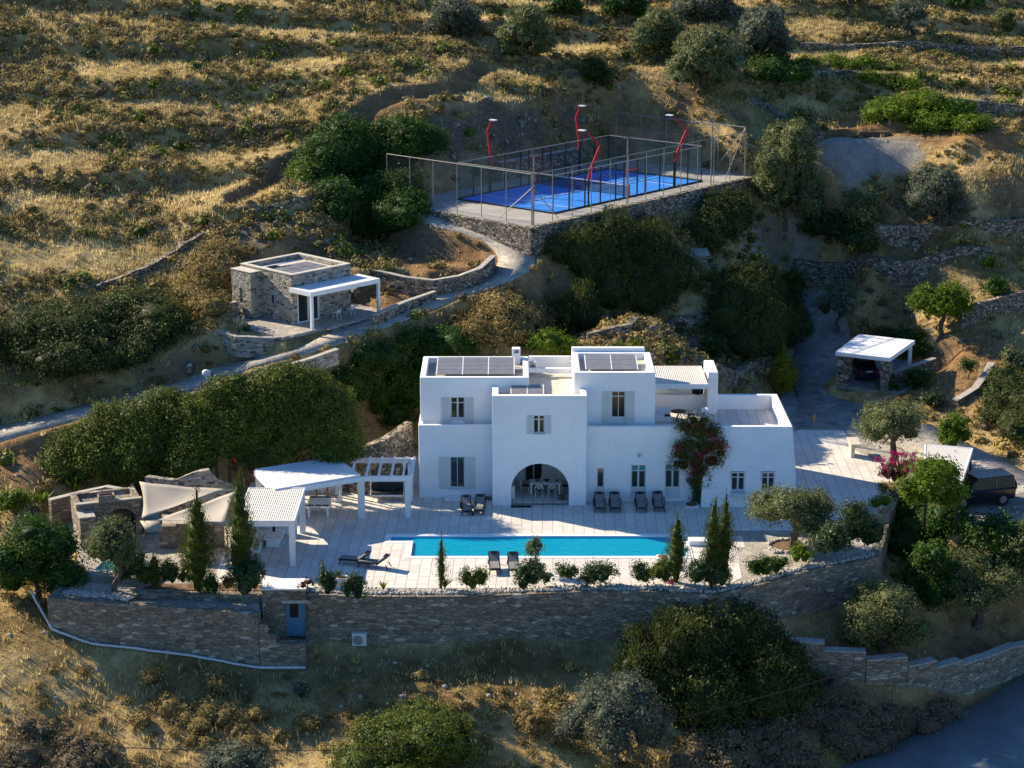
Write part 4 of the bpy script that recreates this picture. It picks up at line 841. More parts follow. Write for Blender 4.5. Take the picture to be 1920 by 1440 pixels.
# shade sails
def sail(pts,label,sag=.25,n=14):
    A=[Vector(p) for p in pts];V=[];Fq=[]
    idx={}
    for i in range(n+1):
        for j in range(n+1-i):
            u,v=i/n,j/n;w=1-u-v;p=A[0]*w+A[1]*u+A[2]*v;c=(A[0]+A[1]+A[2])/3;e=27*u*v*w
            ed=(u*v+v*w+w*u)*3;p=p+(c-p)*.10*max(0,(1-min(1,e*1.3)))*min(1,ed*1.4);p.z-=sag*e+.02*math.sin(14*u+5*v)
            idx[i,j]=len(V);V.append(p)
    for i in range(n):
        for j in range(n-i):
            Fq.append((idx[i,j],idx[i+1,j],idx[i,j+1]))
            if j<n-i-1: Fq.append((idx[i+1,j],idx[i+1,j+1],idx[i,j+1]))
    o=npobj('shade_sail',V,Fq,M['canvas'],smooth_=True);md=o.modifiers.new('s','SOLIDIFY');md.thickness=.015
    return tag(o,label,'shade sail')
sail([P(261,903,3.2),P(428,917,2.9),P(265,974,2.4)],'upper cream triangular shade sail tied to the stone kitchen corner')
sail([P(284,976,2.2),P(444,920,3.0),P(423,981,2.6)],'lower cream triangular shade sail ending at the ribbed shelter')
t=P(285,985,2.0);o=npobj('awning',[P(262,977,2.3),P(298,977,2.3),P(307,994,1.9),P(275,998,1.9)],[(0,1,2,3)],M['canvas']);md=o.modifiers.new('s','SOLIDIFY');md.thickness=.03;tag(o,'small square cream awning over the stone kitchen door','awning')
post(261,1050,2.3,.05,'wood','sail_post','post','slim wooden post holding the shade sails',0);post(428,1060,2.7,.04,'steel','sail_post','post','thin steel post between lower sail and ribbed shelter',0)
# stone outdoor kitchen (left)
def kb(o,name,pxs,z0,z1,m,th=None): 
    bm=bmesh.new();prism(bm,[Vector((p.x,p.y,0)) for p in pxs],z0,z1);return rbm(o,name,bm,M[m])
kt=at('stone_building','stone building','small stone outdoor kitchen with arched opening behind the green table',P(210,1000,0))
KZ=2.35
f=[P(142,948,KZ),P(245,925,KZ),P(262,921,KZ),P(262,903,KZ),P(248,916,KZ),P(142,944,KZ)]
a=P(143,948,KZ);b=P(265,935,KZ);ux=(b-a);ux.z=0;Lk=ux.length;ux.normalize();uy=Vector((-ux.y,ux.x,0));Mk=frameM(Vector((a.x,a.y,0)),ux,uy)
bm=bmesh.new();box(bm,0,Lk,0,2.6,-.2,KZ,M=Mk)
ac=bmesh.new();pr=[(Lk-2.2,-.3)]+[(Lk-1.3-.9*math.cos(PI*i/12),1.1+.75*math.sin(PI*i/12)) for i in range(13)]+[(Lk-.4,-.3)]
fa=[ac.verts.new(Mk@Vector((x,-1,z))) for x,z in pr];fb=[ac.verts.new(Mk@Vector((x,1.6,z))) for x,z in pr];ac.faces.new(fa);ac.faces.new(fb[::-1])
for i in range(len(pr)): ac.faces.new((fa[i],fa[(i+1)%len(pr)],fb[(i+1)%len(pr)],fb[i]))
bm=carve(bm,[ac,cbox(.35,Lk-.35,.35,2.25,KZ-.25,KZ+1,M=Mk)],.03);rbm(kt,'wall',bm,M['wall_stone'])
bm=bmesh.new();box(bm,-.03,Lk+.03,-.03,.32,KZ+.003,KZ+.07,M=Mk);rbm(kt,'coping',bm,M['coping'])
bm=bmesh.new();box(bm,Lk-2.6,Lk-1.6,-.1,.55,KZ+.073,KZ+.45,M=Mk);bm=carve(bm,[cbox(Lk-2.5,Lk-1.7,0,.45,KZ+.2,KZ+1,M=Mk)],.02);rbm(kt,'chimney',bm,M['wall_stone'])
bm=bmesh.new();box(bm,0,.9,-1.3,-.01,-.2,1.9,M=Mk);rbm(kt,'buttress',bm,M['wall_stone']);bm=bmesh.new();box(bm,-.04,.94,-1.34,-.02,1.903,1.98,M=Mk);rbm(kt,'buttress_coping',bm,M['coping'])
bm=bmesh.new();box(bm,Lk+.05,Lk+1.2,-.1,.3,-.2,2.2,M=Mk);rbm(kt,'side_wall',bm,M['wall_stone']);bm=bmesh.new();box(bm,Lk+.3,Lk+1.0,-.13,-.102,0,1.95,M=Mk);rbm(kt,'door',bm,M['blue_door'])
wall('stone_wall',[P(93,938,1.7),P(150,924,1.8),P(200,913,2.0),P(245,921,2.1)],.4,2.6,M['wall_stone'],'low stone wall with pale top stepping back behind the flue pipe',cap=M['coping'])
wall('stone_wall',[P(275,893,2.2),P(330,899,2.3),P(365,884,2.9),P(392,880,3.0),P(408,898,2.3),P(445,912,1.7)],.4,3.6,M['cot_stone'],'blocky stepped stone wall behind the upper shade sail')
wall('stone_wall',[P(640,850,2.5),P(680,838,3.2),P(720,822,3.6),P(768,790,4.3)],.6,3.5,M['dry_stone'],'brown rubble retaining wall behind the slatted pergola')
bsz=P(320,1003,.0)
wall('stone_wall',[P(300,985,1.4),P(420,985,1.4)],.4,1.6,M['wall_stone'],'stone back wall of the paved court under the sails')
bmq=[P(402,1093,.4),P(330,1096,.4),P(262,1099,.4)]
# garden bed soil along the front
slab('garden_bed',[P(262,1105,.03),P(486,1108,.03),P(508,1103,.03),P(490,1097,.03),P(400,1094,.03),P(290,1094,.03)],.035,.03,M['soil'])
slab('olive_bed',[P(1480+30*math.cos(a)-2,1023+8*math.sin(a)) for a in np.linspace(0,2*PI,14)[:-1]],.03,.05,M['soil'])

# ------------------------------------------------------------------ padel court
def cb(name,d,m,par,M_=MC,bev=0): return rel(boxobj(name,d,M[m],None,bev,M=M_),par)
ct=empty('padel_court',C(10,5),0,'blue padel court with glass end walls, black frame and white lines','padel court')
cb('playing_surface',(0,20,0,10,.003,.02),'turf',ct)
bm=bmesh.new()
for d in ((3.0,3.1,.1,9.9),(16.9,17.0,.1,9.9),(3.1,16.9,4.95,5.05)): box(bm,*d,.021,.026,M=MC)
rbm(ct,'court_lines',bm,M['line'])
bm=bmesh.new()
for d in ((-.08,20.08,-.1,0),(-.08,20.08,10,10.1),(-.1,0,0,10),(20,20.1,0,10)): box(bm,*d,.0,.12,M=MC)
rbm(ct,'base_rail',bm,M['black'])
def cbars(name,L,m,r=.045):
    bm=bmesh.new()
    for a,b in L: bar(bm,C(*a),C(*b),r,5)
    return rbm(ct,name,bm,M[m])
def H3(u): return 3.0
for v in (0,10):
    for u in (2,4,6,8,9.1,10.9,12,14,16,18): cbars('post',[((u,v,.1),(u,v,3.0))],'black',.065)
    for u in (0,20): cbars('post',[((u,v,.1),(u,v,4.0))],'black',.04)
    cbars('top_rail',[((0,v,3),(20,v,3))],'steel',.05);cbars('middle_rail',[((4,v,1.1),(16,v,1.1)),((4,v,2.05),(16,v,2.05))],'black',.022)
    cbars('top_rail',[((0,v,4),(2,v,4))],'black',.025);cbars('top_rail',[((18,v,4),(20,v,4))],'black',.025)
    bm=bmesh.new();box(bm,4,16,v-.01,v+.01,.12,3,M=MC);rbm(ct,'mesh_panel',bm,M['net'])
    for a in (0,16): bm=bmesh.new();box(bm,a,a+4,v-.01,v+.01,.12,2.95,M=MC);rbm(ct,'glass_panel',bm,M['court_glass'])
for u in (0,20):
    cbars('top_rail',[((u,0,3.02),(u,10,3.02))],'steel',.045);cbars('top_rail',[((u,0,4.0),(u,10,4.0))],'black',.03)
    for k in range(5): bm=bmesh.new();box(bm,u-.01,u+.01,k*2+.02,k*2+1.98,.12,2.97,M=MC);rbm(ct,'glass_panel',bm,M['court_glass'])
    bm=bmesh.new();box(bm,u-.008,u+.008,.05,9.95,3.05,3.98,M=MC);rbm(ct,'mesh_panel',bm,M['net'])
for v in (0,10):
    for a,b in ((9.1,10.9),): cbars('gate_frame',[((a,v,0),(a,v,2.2)),((b,v,0),(b,v,2.2)),((a,v,2.2),(b,v,2.2))],'red',.06)
cbars('net_post',[((10,.15,0),(10,.15,1.0))],'red',.09);cbars('net_post',[((10,9.85,0),(10,9.85,1.0))],'red',.09)
bm=bmesh.new();box(bm,9.99,10.01,.2,9.8,.05,.88,M=MC);rbm(ct,'net',bm,M['court_net']);bm=bmesh.new();box(bm,9.97,10.03,.2,9.8,.88,.95,M=MC);rbm(ct,'net_tape',bm,M['line'])
for u,v,lb in ((4.3,-.12,'red zigzag lamp post on the near side of the court, left one'),(16,-.12,'red zigzag lamp post on the near side of the court, right one'),(4.3,10.12,'red zigzag lamp post leftmost of all, at the far side of the court'),(16,10.12,'tallest looking red zigzag lamp post at the far side beside the stone wall')):
    o=empty('court_lamp',C(u,v),0,lb,'court lamp','red lamp posts of the court');s=1 if v<0 else -1
    # the masts bend outward, then lean back over the court
    bm=bmesh.new();pts=[C(u,v,2.2),C(u+.15,v-.10*s,3.0),C(u+.5,v-.75*s,4.9),C(u-.1,v+.2*s,6.0)];tube(bm,pts,.11,6,[.12,.12,.1,.06]);rbm(o,'mast',bm,M['red'])
    bm=bmesh.new();box(bm,-.18,.18,-.3,.3,-.03,.05,M=Matrix.Translation(C(u-.25,v+.5*s,6.05))@Matrix.Rotation(cth,4,'Z'));rbm(o,'lamp_head',bm,M['white'])
    bm=bmesh.new();bar(bm,C(u,v,0),C(u,v,2.19),.07,6);rbm(o,'base_post',bm,M['black'])
# high outer fence on the terrace edge
def fence(name,a,b,n,h,label,net=True,mid=False,rr=.027):
    o=empty(name,a,0,label,'fence');d=(b-a)
    for i in range(n+1):
        p=a+d*(i/n);bm=bmesh.new();bar(bm,p,p+Vector((0,0,h)),rr*1.25,6);rbm(o,'post',bm,M['steel'])
    bm=bmesh.new();bar(bm,a+Vector((0,0,h)),b+Vector((0,0,h)),rr*1.5,6);rbm(o,'top_rail',bm,M['steel'])
    if net:
        s=Vector((-d.y,d.x,0)).normalized()*.004;V=[a+s,b+s,b+s+Vector((0,0,h-.05)),a+s+Vector((0,0,h-.05))];rel(npobj('netting',V,[(0,1,2,3)],M['net']),o)
    return o
FH=3.9
fence('wire_fence',C(-4.8,-1.9),C(24.6,-1.4),12,FH,'high steel wire fence along the front edge of the court terrace')
fence('wire_fence',C(-4.8,-1.8),C(-4.5,13.5),6,FH,'high steel wire fence on the left end of the court terrace')
fence('wire_fence',C(24.6,-1.3),C(24.8,12.8),5,FH+.35,'taller steel wire fence closing the far right end of the court terrace')
for a,lb in ((C(-4.6,-1.85),'slim floodlight mast at the near corner of the court fence'),(C(7.2,-1.75),'slim floodlight mast midway along the front court fence'),(C(19.2,-1.55),'slim floodlight mast toward the right of the front court fence')):
    o=empty('mast',a,0,lb,'mast');bm=bmesh.new();bar(bm,a,a+Vector((0,0,5.3)),.05,6);rbm(o,'pole',bm,M['steel']);bm=bmesh.new();bar(bm,a+Vector((-.3,0,5.3)),a+Vector((.3,.1,5.35)),.06,6);rbm(o,'floodlight',bm,M['steel'])
bm=bmesh.new()
for a,b in ((C(-4.8,-1.9,2.9),C(-4.75,1.6,.1)),(C(-4.8,-1.9,2.9),C(-1.6,-1.85,.1))): bar(bm,a,b,.035,6)
bm2=bm;tag(bmobj('fence_brace',bm,M['steel']),'pair of slanting steel braces at the near fence corner','brace')
bm=bmesh.new();bar(bm,C(24.6,-1.3,4.2),C(21.6,-1.35,.1),.04,6);bar(bm,C(24.6,-1.3,4.2),C(24.7,2,.1),.04,6);tag(bmobj('fence_brace',bm,M['steel']),'pair of slanting steel braces at the right fence corner','brace')
# retaining wall of the court terrace
wall('retaining_wall',[C(-3.2,17.2,-.02),C(-4.8,10,-.02),C(-5.15,4,-.02),C(-5.25,-2.3,-.02)],.5,3.4,M['dry_stone'],'sunlit rubble stone wall under the left corner of the court terrace')
wall('retaining_wall',[C(-5.2,-2.35,.03),C(5,-2.2,.03),C(15,-2.0,.03),C(25.1,-1.85,.03)],.5,6.5,M['dry_stone'],'long shaded stone wall under the front of the court terrace')
wall('retaining_wall',[C(9,13.2,1.6),C(19.5,13.2,1.6)],.5,2.5,M['dry_stone'],'short stone wall between the court and the quarried bank',cap=M['coping'])

# ------------------------------------------------------------------ stone cottage
ko=empty('stone_cottage',K(2.7,2.8),0,'small flat roofed stone cottage with white porch on the hillside','cottage')
def kbx(name,d,m,bev=0): return rel(boxobj(name,d,M[m],None,bev,M=MK),ko)
def kc(*d): return cbox(*d,M=MK)
Hk=3.55
bm=bmesh.new();box(bm,0,5.5,0,5.7,-.3,Hk,M=MK);bm=carve(bm,[kc(.35,5.15,.35,5.35,Hk-.35,Hk+1),kc(.45,2.45,-1,.3,0,2.35),kc(-1,.3,2.0,2.4,1.1,1.9)],.02);rbm(ko,'wall',bm,M['cot_stone'])
bm=bmesh.new();box(bm,-.95,.0-.003,3.4,5.6,-.3,Hk-.2,M=MK);bm=carve(bm,[kc(-2,-.7,4.4,4.7,1.0,2.1)],.02);rbm(ko,'wall',bm,M['cot_stone'])
bm=bmesh.new();box(bm,-.03,5.53,-.03,5.73,Hk+.003,Hk+.06,M=MK);bm=carve(bm,[kc(.33,5.17,.33,5.37,Hk-1,Hk+1)]);rbm(ko,'coping',bm,M['cream_coping'])
bm=bmesh.new();box(bm,-.98,-.035,3.37,5.63,Hk-.197,Hk-.14,M=MK);rbm(ko,'coping',bm,M['cream_coping'])
kbx('roof',(.36,5.14,.36,5.34,Hk-.34,Hk-.3),'cream_coping')
for i in range(3):
    for j in range(2): kbx('roof_panel',(.6+i*1.2,1.7+i*1.2,.5+j*1.4,1.8+j*1.4,Hk-.1,Hk-.05),'solar')
Mx=MK@Matrix.Translation((.4,3.2,Hk+.1))@Matrix.Rotation(R(-14),4,'X')
for i in range(2): rel(boxobj('tilted_panel',(i*1.05,i*1.05+1.0,0,2.0,0,.05),M['white'],None,0,M=Mx),ko)
bm=bmesh.new()
for d in ((.45,.53,0,2.35),(2.37,2.45,0,2.35),(1.41,1.49,0,2.35),(.53,2.37,2.27,2.35),(.53,2.37,0,.08)): box(bm,d[0],d[1],-.03,.08,d[2],d[3],M=MK)
gd=rbm(ko,'glass_door',bm,M['white']);kbx('door_glass',(.5,2.4,.1,.12,.04,2.3),'glass')
kbx('window',(.05,.1,2.02,2.38,1.12,1.88),'frame');kbx('window_glass',(.03,.048,2.08,2.32,1.18,1.82),'glass');kbx('window',(-.75,-.71,4.42,4.68,1.02,2.08),'frame')
kbx('porch_roof',(-.2,6.1,-2.25,-.035,2.62,2.70),'white');
for d in ((-.3,6.2,-2.4,-2.26),(-.3,-.205,-2.255,-.035),(6.105,6.2,-2.255,-.035)): kbx('porch_beam',(*d,2.42,2.74),'white')
for a in (-.28,6.0): kbx('porch_post',(a,a+.2,-2.39,-2.2,.0,2.415),'white')
def shell(uc,vc,label):
    p=K(uc,vc);t=empty('shell_chair',p,kth+PI+.2,label,'chair')
    n=10;V=[];Fq=[]
    for i in range(n+1):
        for j in range(7):
            a=i/n;w=(j-3)/3;V.append((w*.27*(1-.25*abs(a-.5)),-.28+.5*min(a/.5,1)+.12*max(0,a-.5),.42+.05*w*w*2*(1)+.42*max(0,(a-.45))*1.2+(.06 if a<.1 else 0)*0))
    for i in range(n):
        for j in range(6): k=i*7+j;Fq.append((k,k+1,k+8,k+7))
    o=npobj('seat_shell',V,Fq,M['white'],t,smooth_=True);md=o.modifiers.new('s','SOLIDIFY');md.thickness=.02
    for a in (-1,1):
        for b in (-1,1): bm=bmesh.new();bar(bm,(.15*a,.03+.15*b,.42),(.23*a,.03+.24*b,0),.02,6);bmobj('leg',bm,M['white'],t)
shell(3.3,-.9,'white shell chair on the cottage porch, nearer the glass door');shell(4.7,-.8,'white shell chair on the cottage porch, nearer the right post')
wall('stone_wall',[K(-3.3,5.2,1.0),K(-1.1,4.9,1.05)],.4,1.5,M['cot_stone'],'low stone wall running left from the cottage',cap=M['coping'])
wall('stone_wall',[K(-3.6,5.2,.4),K(-5.0,2.5,.1),K(-4.9,.2,-.05),K(-3.4,-1.6,-.1),K(-2.0,-2.4,-.1)],.4,1.4,M['cot_stone'],'curved low stone planter wall around the agave',cap=M['coping'])
gw=[P(655,490,10.4),P(700,506,10.3),P(760,520,10.1),P(812,526,10.0),P(860,518,10.3),P(900,503,10.8),(P(925,480,11.2))]
wall('stone_wall',gw,.4,1.5,M['dry_stone'],'low stone wall curving round the dry garden bed inside the path bend',cap=M['coping'])
wall('stone_wall',[P(700,592,8.9),P(757,567,9.1),P(815,547,9.4)],.35,1.2,M['dry_stone'],'short straight stone kerb between cottage porch and path',cap=M['coping'])
wall('stone_wall',[P(548,683,7.45),P(590,670,7.7),P(632,655,7.95)],.4,1.0,M['cot_stone'],'short retaining wall on the lower side of the path below the cottage',cap=M['coping'])
def dish():
    p=P(377,722,5.9);p=p+Vector((.3,.9,-.1));o=empty('bowl_chair',p,0,'white bowl shaped seat beside the footpath behind the hedge','seat');bm=bmesh.new();bmesh.ops.create_uvsphere(bm,u_segments=16,v_segments=8,radius=.34)
    bmesh.ops.delete(bm,geom=[v for v in bm.verts if v.co.z>.12],context='VERTS');bmesh.ops.transform(bm,matrix=Matrix.Translation(p+Vector((0,0,.75)))@Matrix.Rotation(R(-50),4,'X'),verts=bm.verts);rbm(o,'shell',bm,M['white'],True).modifiers.new('s','SOLIDIFY').thickness=.03
    bm=bmesh.new();bar(bm,p,p+Vector((0,0,.4)),.06,8);rbm(o,'foot',bm,M['white'])
dish()
for px_,py_,h_,lb in ((398,717,.75,'thin wooden stake by the path beside the bowl shaped seat'),(378,730,.5,'short stake behind the hedge by the footpath')): post(px_,py_,h_,.05,'wood','stake','stake',lb,5.9)

# ------------------------------------------------------------------ carport, cars, right shelter
zc_=3.65
a,b,c,d=P(1566,659,zc_),P(1669,671,zc_),P(1716,638,zc_),P(1611,626,zc_)
cpo=empty('carport',(a+c)/2-Vector((0,0,2.6)),0,'white flat roofed carport on stone pillars beside the driveway','carport')
bm=bmesh.new();prism(bm,[a,b,c,d],zc_-.32,zc_);bm=carve(bm,[],.03);rbm(cpo,'roof',bm,M['plaster'])
ux=(b-a).normalized();uy=Vector((-ux.y,ux.x,0));Ma=frameM(Vector((a.x,a.y,0)),ux,uy);WW=(b-a).length;DD=(d-a).length
for x_,w_ in ((.1,.95),(WW-.75,.65)): bm=bmesh.new();box(bm,x_,x_+w_,.15,1.0,.9,zc_-.325,M=Ma);rbm(cpo,'pillar',bm,M['dry_stone'])
p=c-uy*.0;bm=bmesh.new();q=c+(a-c)*.06;box(bm,q.x-.14,q.x+.14,q.y-.14,q.y+.14,.9,zc_-.325);rbm(cpo,'post',bm,M['white'])
bm=bmesh.new();q=d+(b-d)*.08;box(bm,q.x-.5,q.x+.5,q.y-.25,q.y+.25,.9,zc_-.325);rbm(cpo,'pillar',bm,M['dry_stone'])
wall('stone_wall',[P(1672,700,1.9),P(1700,690,2.0),P(1752,672,2.2)],.4,1.5,M['dry_stone'],'low stone parapet behind and right of the carport',cap=M['coping'])
def loft(secs,M_,mi=0):
    bm=bmesh.new();rows=[[bm.verts.new(M_@Vector(p)) for p in s] for s in secs];n=len(secs[0])
    for r1_,r2_ in zip(rows[:-1],rows[1:]):
        for j in range(n): bm.faces.new((r1_[j],r1_[(j+1)%n],r2_[(j+1)%n],r2_[j]))
    bm.faces.new(rows[0]);bm.faces.new(rows[-1][::-1]);return bm
def car(name,loc,rz,L,Wd,prof,cab,paint,label,rear_plate=False,spare=False,H=1.45):
    """x forward; prof: (x,zlow,ztop,halfwidth); cab: (x,zbot,ztop,halfbottom,halftop)"""
    o=empty(name,loc,rz,label,'car')
    I=Matrix.Identity(4)
    secs=[[(x,-w,zl+.1),(x,-w*.9,zl),(x,w*.9,zl),(x,w,zl+.1),(x,w,zt-.12),(x,w*.86,zt),(x,-w*.86,zt),(x,-w,zt-.12)] for x,zl,zt,w in prof]
    bm=loft(secs,I);b_=bmobj('body',bm,M[paint],o)
    secs=[[(x,-wb,zb_),(x,wb,zb_),(x,wt,zt),(x,-wt,zt)] for x,zb_,zt,wb,wt in cab]
    bmobj('windows',loft(secs,I),M['car_glass'],o)
    rf=[(x,zt,wt) for x,zb_,zt,wb,wt in cab if zt>cab[0][1]+.3 or True];zt_=max(c_[2] for c_ in cab);rr_=[c_ for c_ in cab if c_[2]>zt_-.08]
    bm=bmesh.new();box(bm,rr_[0][0]-.03,rr_[-1][0]+.05,-rr_[0][4]-.02,rr_[0][4]+.02,zt_+.003,zt_+.06);bmesh.ops.bevel(bm,geom=bm.edges[:],offset=.025,segments=2,affect='EDGES');bmobj('roof',bm,M[paint],o)
    for sy_ in (-1,1):
        for x_ in (rr_[0][0],(rr_[0][0]+rr_[-1][0])/2): bm=bmesh.new();bar(bm,(x_,sy_*(cab[0][3]-.0),cab[0][1]),(x_,sy_*rr_[0][4],zt_),.045,5);bmobj('pillar',bm,M[paint],o)
        bm=bmesh.new();box(bm,L*.16,L*.2,sy_*(Wd/2)-.02,sy_*(Wd/2+.16),.95*H/1.45,1.1*H/1.45);bmobj('mirror',bm,M[paint],o)
        bm=bmesh.new();box(bm,-L/2-.03,-L/2+.06,sy_*Wd*.36-.12,sy_*Wd*.36+.12,.62,.8) ;bmobj('tail_light',bm,M['lamp'],o)
    for x_ in (-L*.3,L*.31):
        for sy_ in (-1,1):
            r_=.24*H;r_=.34 if H<1.6 else .42;y_=sy_*(Wd/2-.1);bm=bmesh.new();bar(bm,(x_,y_-.12,r_),(x_,y_+.12,r_),r_,20);w_=bmobj('wheel',bm,M['rubber'],o)
            bm=bmesh.new();bar(bm,(x_,y_+sy_*.121,r_),(x_,y_+sy_*.14,r_),r_*.6,10);bmobj('rim',bm,M['chrome'],w_)
    if rear_plate: bm=bmesh.new();box(bm,-L/2-.05,-L/2-.03,-.26,.26,.78,.9);bmobj('number_plate',bm,M['plate'],o)
    if spare: bm=bmesh.new();bar(bm,(-L/2-.02,.2,1.05),(-L/2-.27,.2,1.05),.4,20);bmobj('spare_wheel',bm,M['rubber'],o)
    return o
pc=P(1626,716,1.0)
car('parked_car',Vector((pc.x,pc.y+2.1,1.0)),R(93),4.4,1.78,[(-2.2,.3,.75,.78),(-2.05,.22,.92,.88),(-.9,.2,.95,.89),(1,.2,.92,.89),(1.9,.22,.78,.84),(2.2,.3,.6,.7)],[(-1.75,.93,.95,.76,.7),(-1.15,.93,1.36,.78,.6),(.25,.93,1.38,.78,.6),(1.05,.9,.93,.76,.7)],'navy','dark navy sedan seen from behind under the white carport',True)
ps=P(1842,948,.2)
car('parked_car',Vector((ps.x-.35,ps.y+.5,.2)),R(197),4.7,2.0,[(-2.35,.5,1.05,.9),(-2.25,.38,1.18,.99),(-.9,.35,1.2,1.0),(1.0,.35,1.18,1.0),(2.2,.4,1.08,.95),(2.35,.5,.9,.85)],[(-2.28,1.18,1.2,.92,.9),(-2.2,1.18,1.86,.92,.8),(.35,1.18,1.88,.92,.8),(1.05,1.16,1.2,.92,.86)],'car','black boxy off road car with rear spare wheel beside the ribbed roof',False,True,1.95)
zc2=2.9
a,b,c,d=P(1735,908,zc2),P(1798,919,zc2),P(1823,841,zc2),P(1735,833,zc2)
cp2=empty('shelter',(a+c)/2-Vector((0,0,zc2)),0,'white ribbed roof shelter beside the black off road car','shelter')
bm=bmesh.new();prism(bm,[a,b,c,d],zc2-.07,zc2);rbm(cp2,'roof',bm,M['rib'])
for u,v in ((a,b),(b,c),(c,d),(d,a)): beam(u,v,.1,zc2-.3,zc2+.03,'beam',cp2)
for q in (a,b,c,d): q=q.lerp((a+c)/2,.05);rb(cp2,'post',(q.x-.07,q.x+.07,q.y-.07,q.y+.07,-.1,zc2-.31),M['black'])
# kerb stones along the lane
bm=bmesh.new();pl=LANE;kp=[]
for i in range(len(pl)-1):
    d_=(pl[i+1]-pl[i]);n_k=max(1,int(d_.length/.42));s_=Vector((-d_.y,d_.x,0)).normalized()
    for k in range(n_k):
        p=pl[i].lerp(pl[i+1],(k+.1)/n_k)+s_*.2
        if p.x>XA(1815,p.y,.2): box(bm,p.x-.11,p.x+.11,p.y-.06,p.y+.06,p.z+.006,p.z+.05)
tag(bmobj('kerb_stones',bm,M['plaster']),'row of small white marker stones set along the paved lane','marker stones','marker stones',kind='stuff')
# walls right
gwall('stone_wall',[(1858,690),(1845,715),(1828,740),(1790,762)],.4,.5,'curving stone wall with pale coping right of the orchard','dry_stone',depth=2.6,cap=M['coping'])
gwall('dry_stone_wall',[(1490,512),(1560,500),(1640,498),(1750,494),(1862,488)],.9,.6,'long pale dry stone wall crossing the right slope above the driveway')
gwall('dry_stone_wall',[(1640,438),(1740,440),(1850,432),(1920,424)],.7,.6,'rough terrace wall below the large round grey olive')
gwall('dry_stone_wall',[(1800,615),(1850,588),(1930,575),(1990,570)],1.3,.6,'brown rubble wall at the far right above the orchard')
gwall('dry_stone_wall',[(1345,705),(1400,702),(1450,694),(1482,676)],.9,.5,'low rubble wall behind the roof terrace beside the golden conifer')
gwall('dry_stone_wall',[(1100,645),(1180,622),(1260,600),(1330,612)],.8,.6,'collapsed rubble wall on the bank behind the villa')
gwall('dry_stone_wall',[(1540,265),(1500,248),(1440,205),(1400,190)],.6,.6,'dark rubble terrace wall rising right of the court')
gwall('dry_stone_wall',[(1500,92),(1600,95),(1700,88),(1800,98),(1920,100)],.6,.6,'broken terrace wall high on the right hillside')
gwall('dry_stone_wall',[(1500,140),(1590,142),(1680,150)],.5,.6,'short terrace wall below the pale green brush on the right')
gwall('dry_stone_wall',[(1780,196),(1850,205),(1920,215)],.7,.6,'stony terrace wall right of the dark green thicket')
gwall('dry_stone_wall',[(415,425),(360,458),(310,492),(250,520),(180,545)],.35,.5,'tumbled field wall running down left from the rocks above the cottage',rag=.25)
gwall('dry_stone_wall',[(430,395),(520,395),(600,372),(650,395)],.3,.6,'ragged stone edge along the top of the rocks above the cottage',rag=.3)
st=P(1290,478,9.2);o=at('stone_store','stone hut','small stone store with pale slab roof among the junipers below the court',st)
rb(o,'wall',(st.x-1.2,st.x+1.6,st.y,st.y+2.5,6.5,9.15),M['cot_stone']);rb(o,'roof',(st.x-1.35,st.x+1.75,st.y-.15,st.y+2.6,9.153,9.28),M['concrete']);rb(o,'upper_slab',(st.x-2.4,st.x-.2,st.y+2.65,st.y+4.3,9.3,9.55),M['concrete'])
# stepped boundary wall lower right
pl=[(1380,1172),(1432,1190),(1478,1203),(1545,1222),(1622,1240),(1697,1252),(1750,1254),(1797,1250),(1840,1236),(1900,1215),(1965,1200)]
bwx=empty('boundary_wall',G(1600,1250),0,'long stepped stone boundary wall above the road at lower right','wall')
zz=[-2.35,-2.8,-3.05,-3.5,-4.0,-4.6,-5.05,-5.35,-5.4,-5.5,-5.5];Pq=[P(*q,z_) for q,z_ in zip(pl,zz)]
for i in range(len(Pq)-1):
    a,b=Pq[i].copy(),Pq[i+1].copy();zt=max(a.z,b.z)+.12;d_=(b-a);d_.z=0;L_=d_.length;u=d_/L_;s_=Vector((-u.y,u.x,0));Mx=frameM(Vector((a.x,a.y,0)),u,s_)
    bm=bmesh.new();box(bm,-.02,L_+.02,-.3-.004*i,.3+.004*i,zt-4,zt,M=Mx);rbm(bwx,'wall_section',bm,M['wall_stone']);bm=bmesh.new();box(bm,0,L_,-.33,.33,zt+.003,zt+.08,M=Mx);rbm(bwx,'coping',bm,M['coping'])
# lines overhead
def wire(a,b,sag,label,r=.02):
    bm=bmesh.new();n=16;pts=[]
    for i in range(n+1): t=i/n;p=a.lerp(b,t);p=p.copy();p.z-=sag*4*t*(1-t);pts.append(p)
    tube(bm,pts,r,4);tag(bmobj('power_line',bm,M['black']),label,'power line')
wire(PY(-60,1379,92),PY(1250,1352,96),1.2,'thin black cable crossing low in front of the bottom shrubs');wire(PY(1250,1352,96),PY(1990,1112,112),.6,'thin dark cable rising across the stepped boundary wall')
for i,y_ in enumerate((222,234,247)): wire(PY(1440,y_-6,176),PY(1990,y_+18,172),.5,f'faint {["upper","middle","lower"][i]} power line crossing the slope right of the court',.014)
t=G(1637,254);tag(boxobj('metal_hatch',(t.x-1.3,t.x+1.3,t.y-.5,t.y+.5,t.z-.1,t.z+.35),M['rust']),'rusty dark sheet lying on top of the pale earth mound','metal sheet')
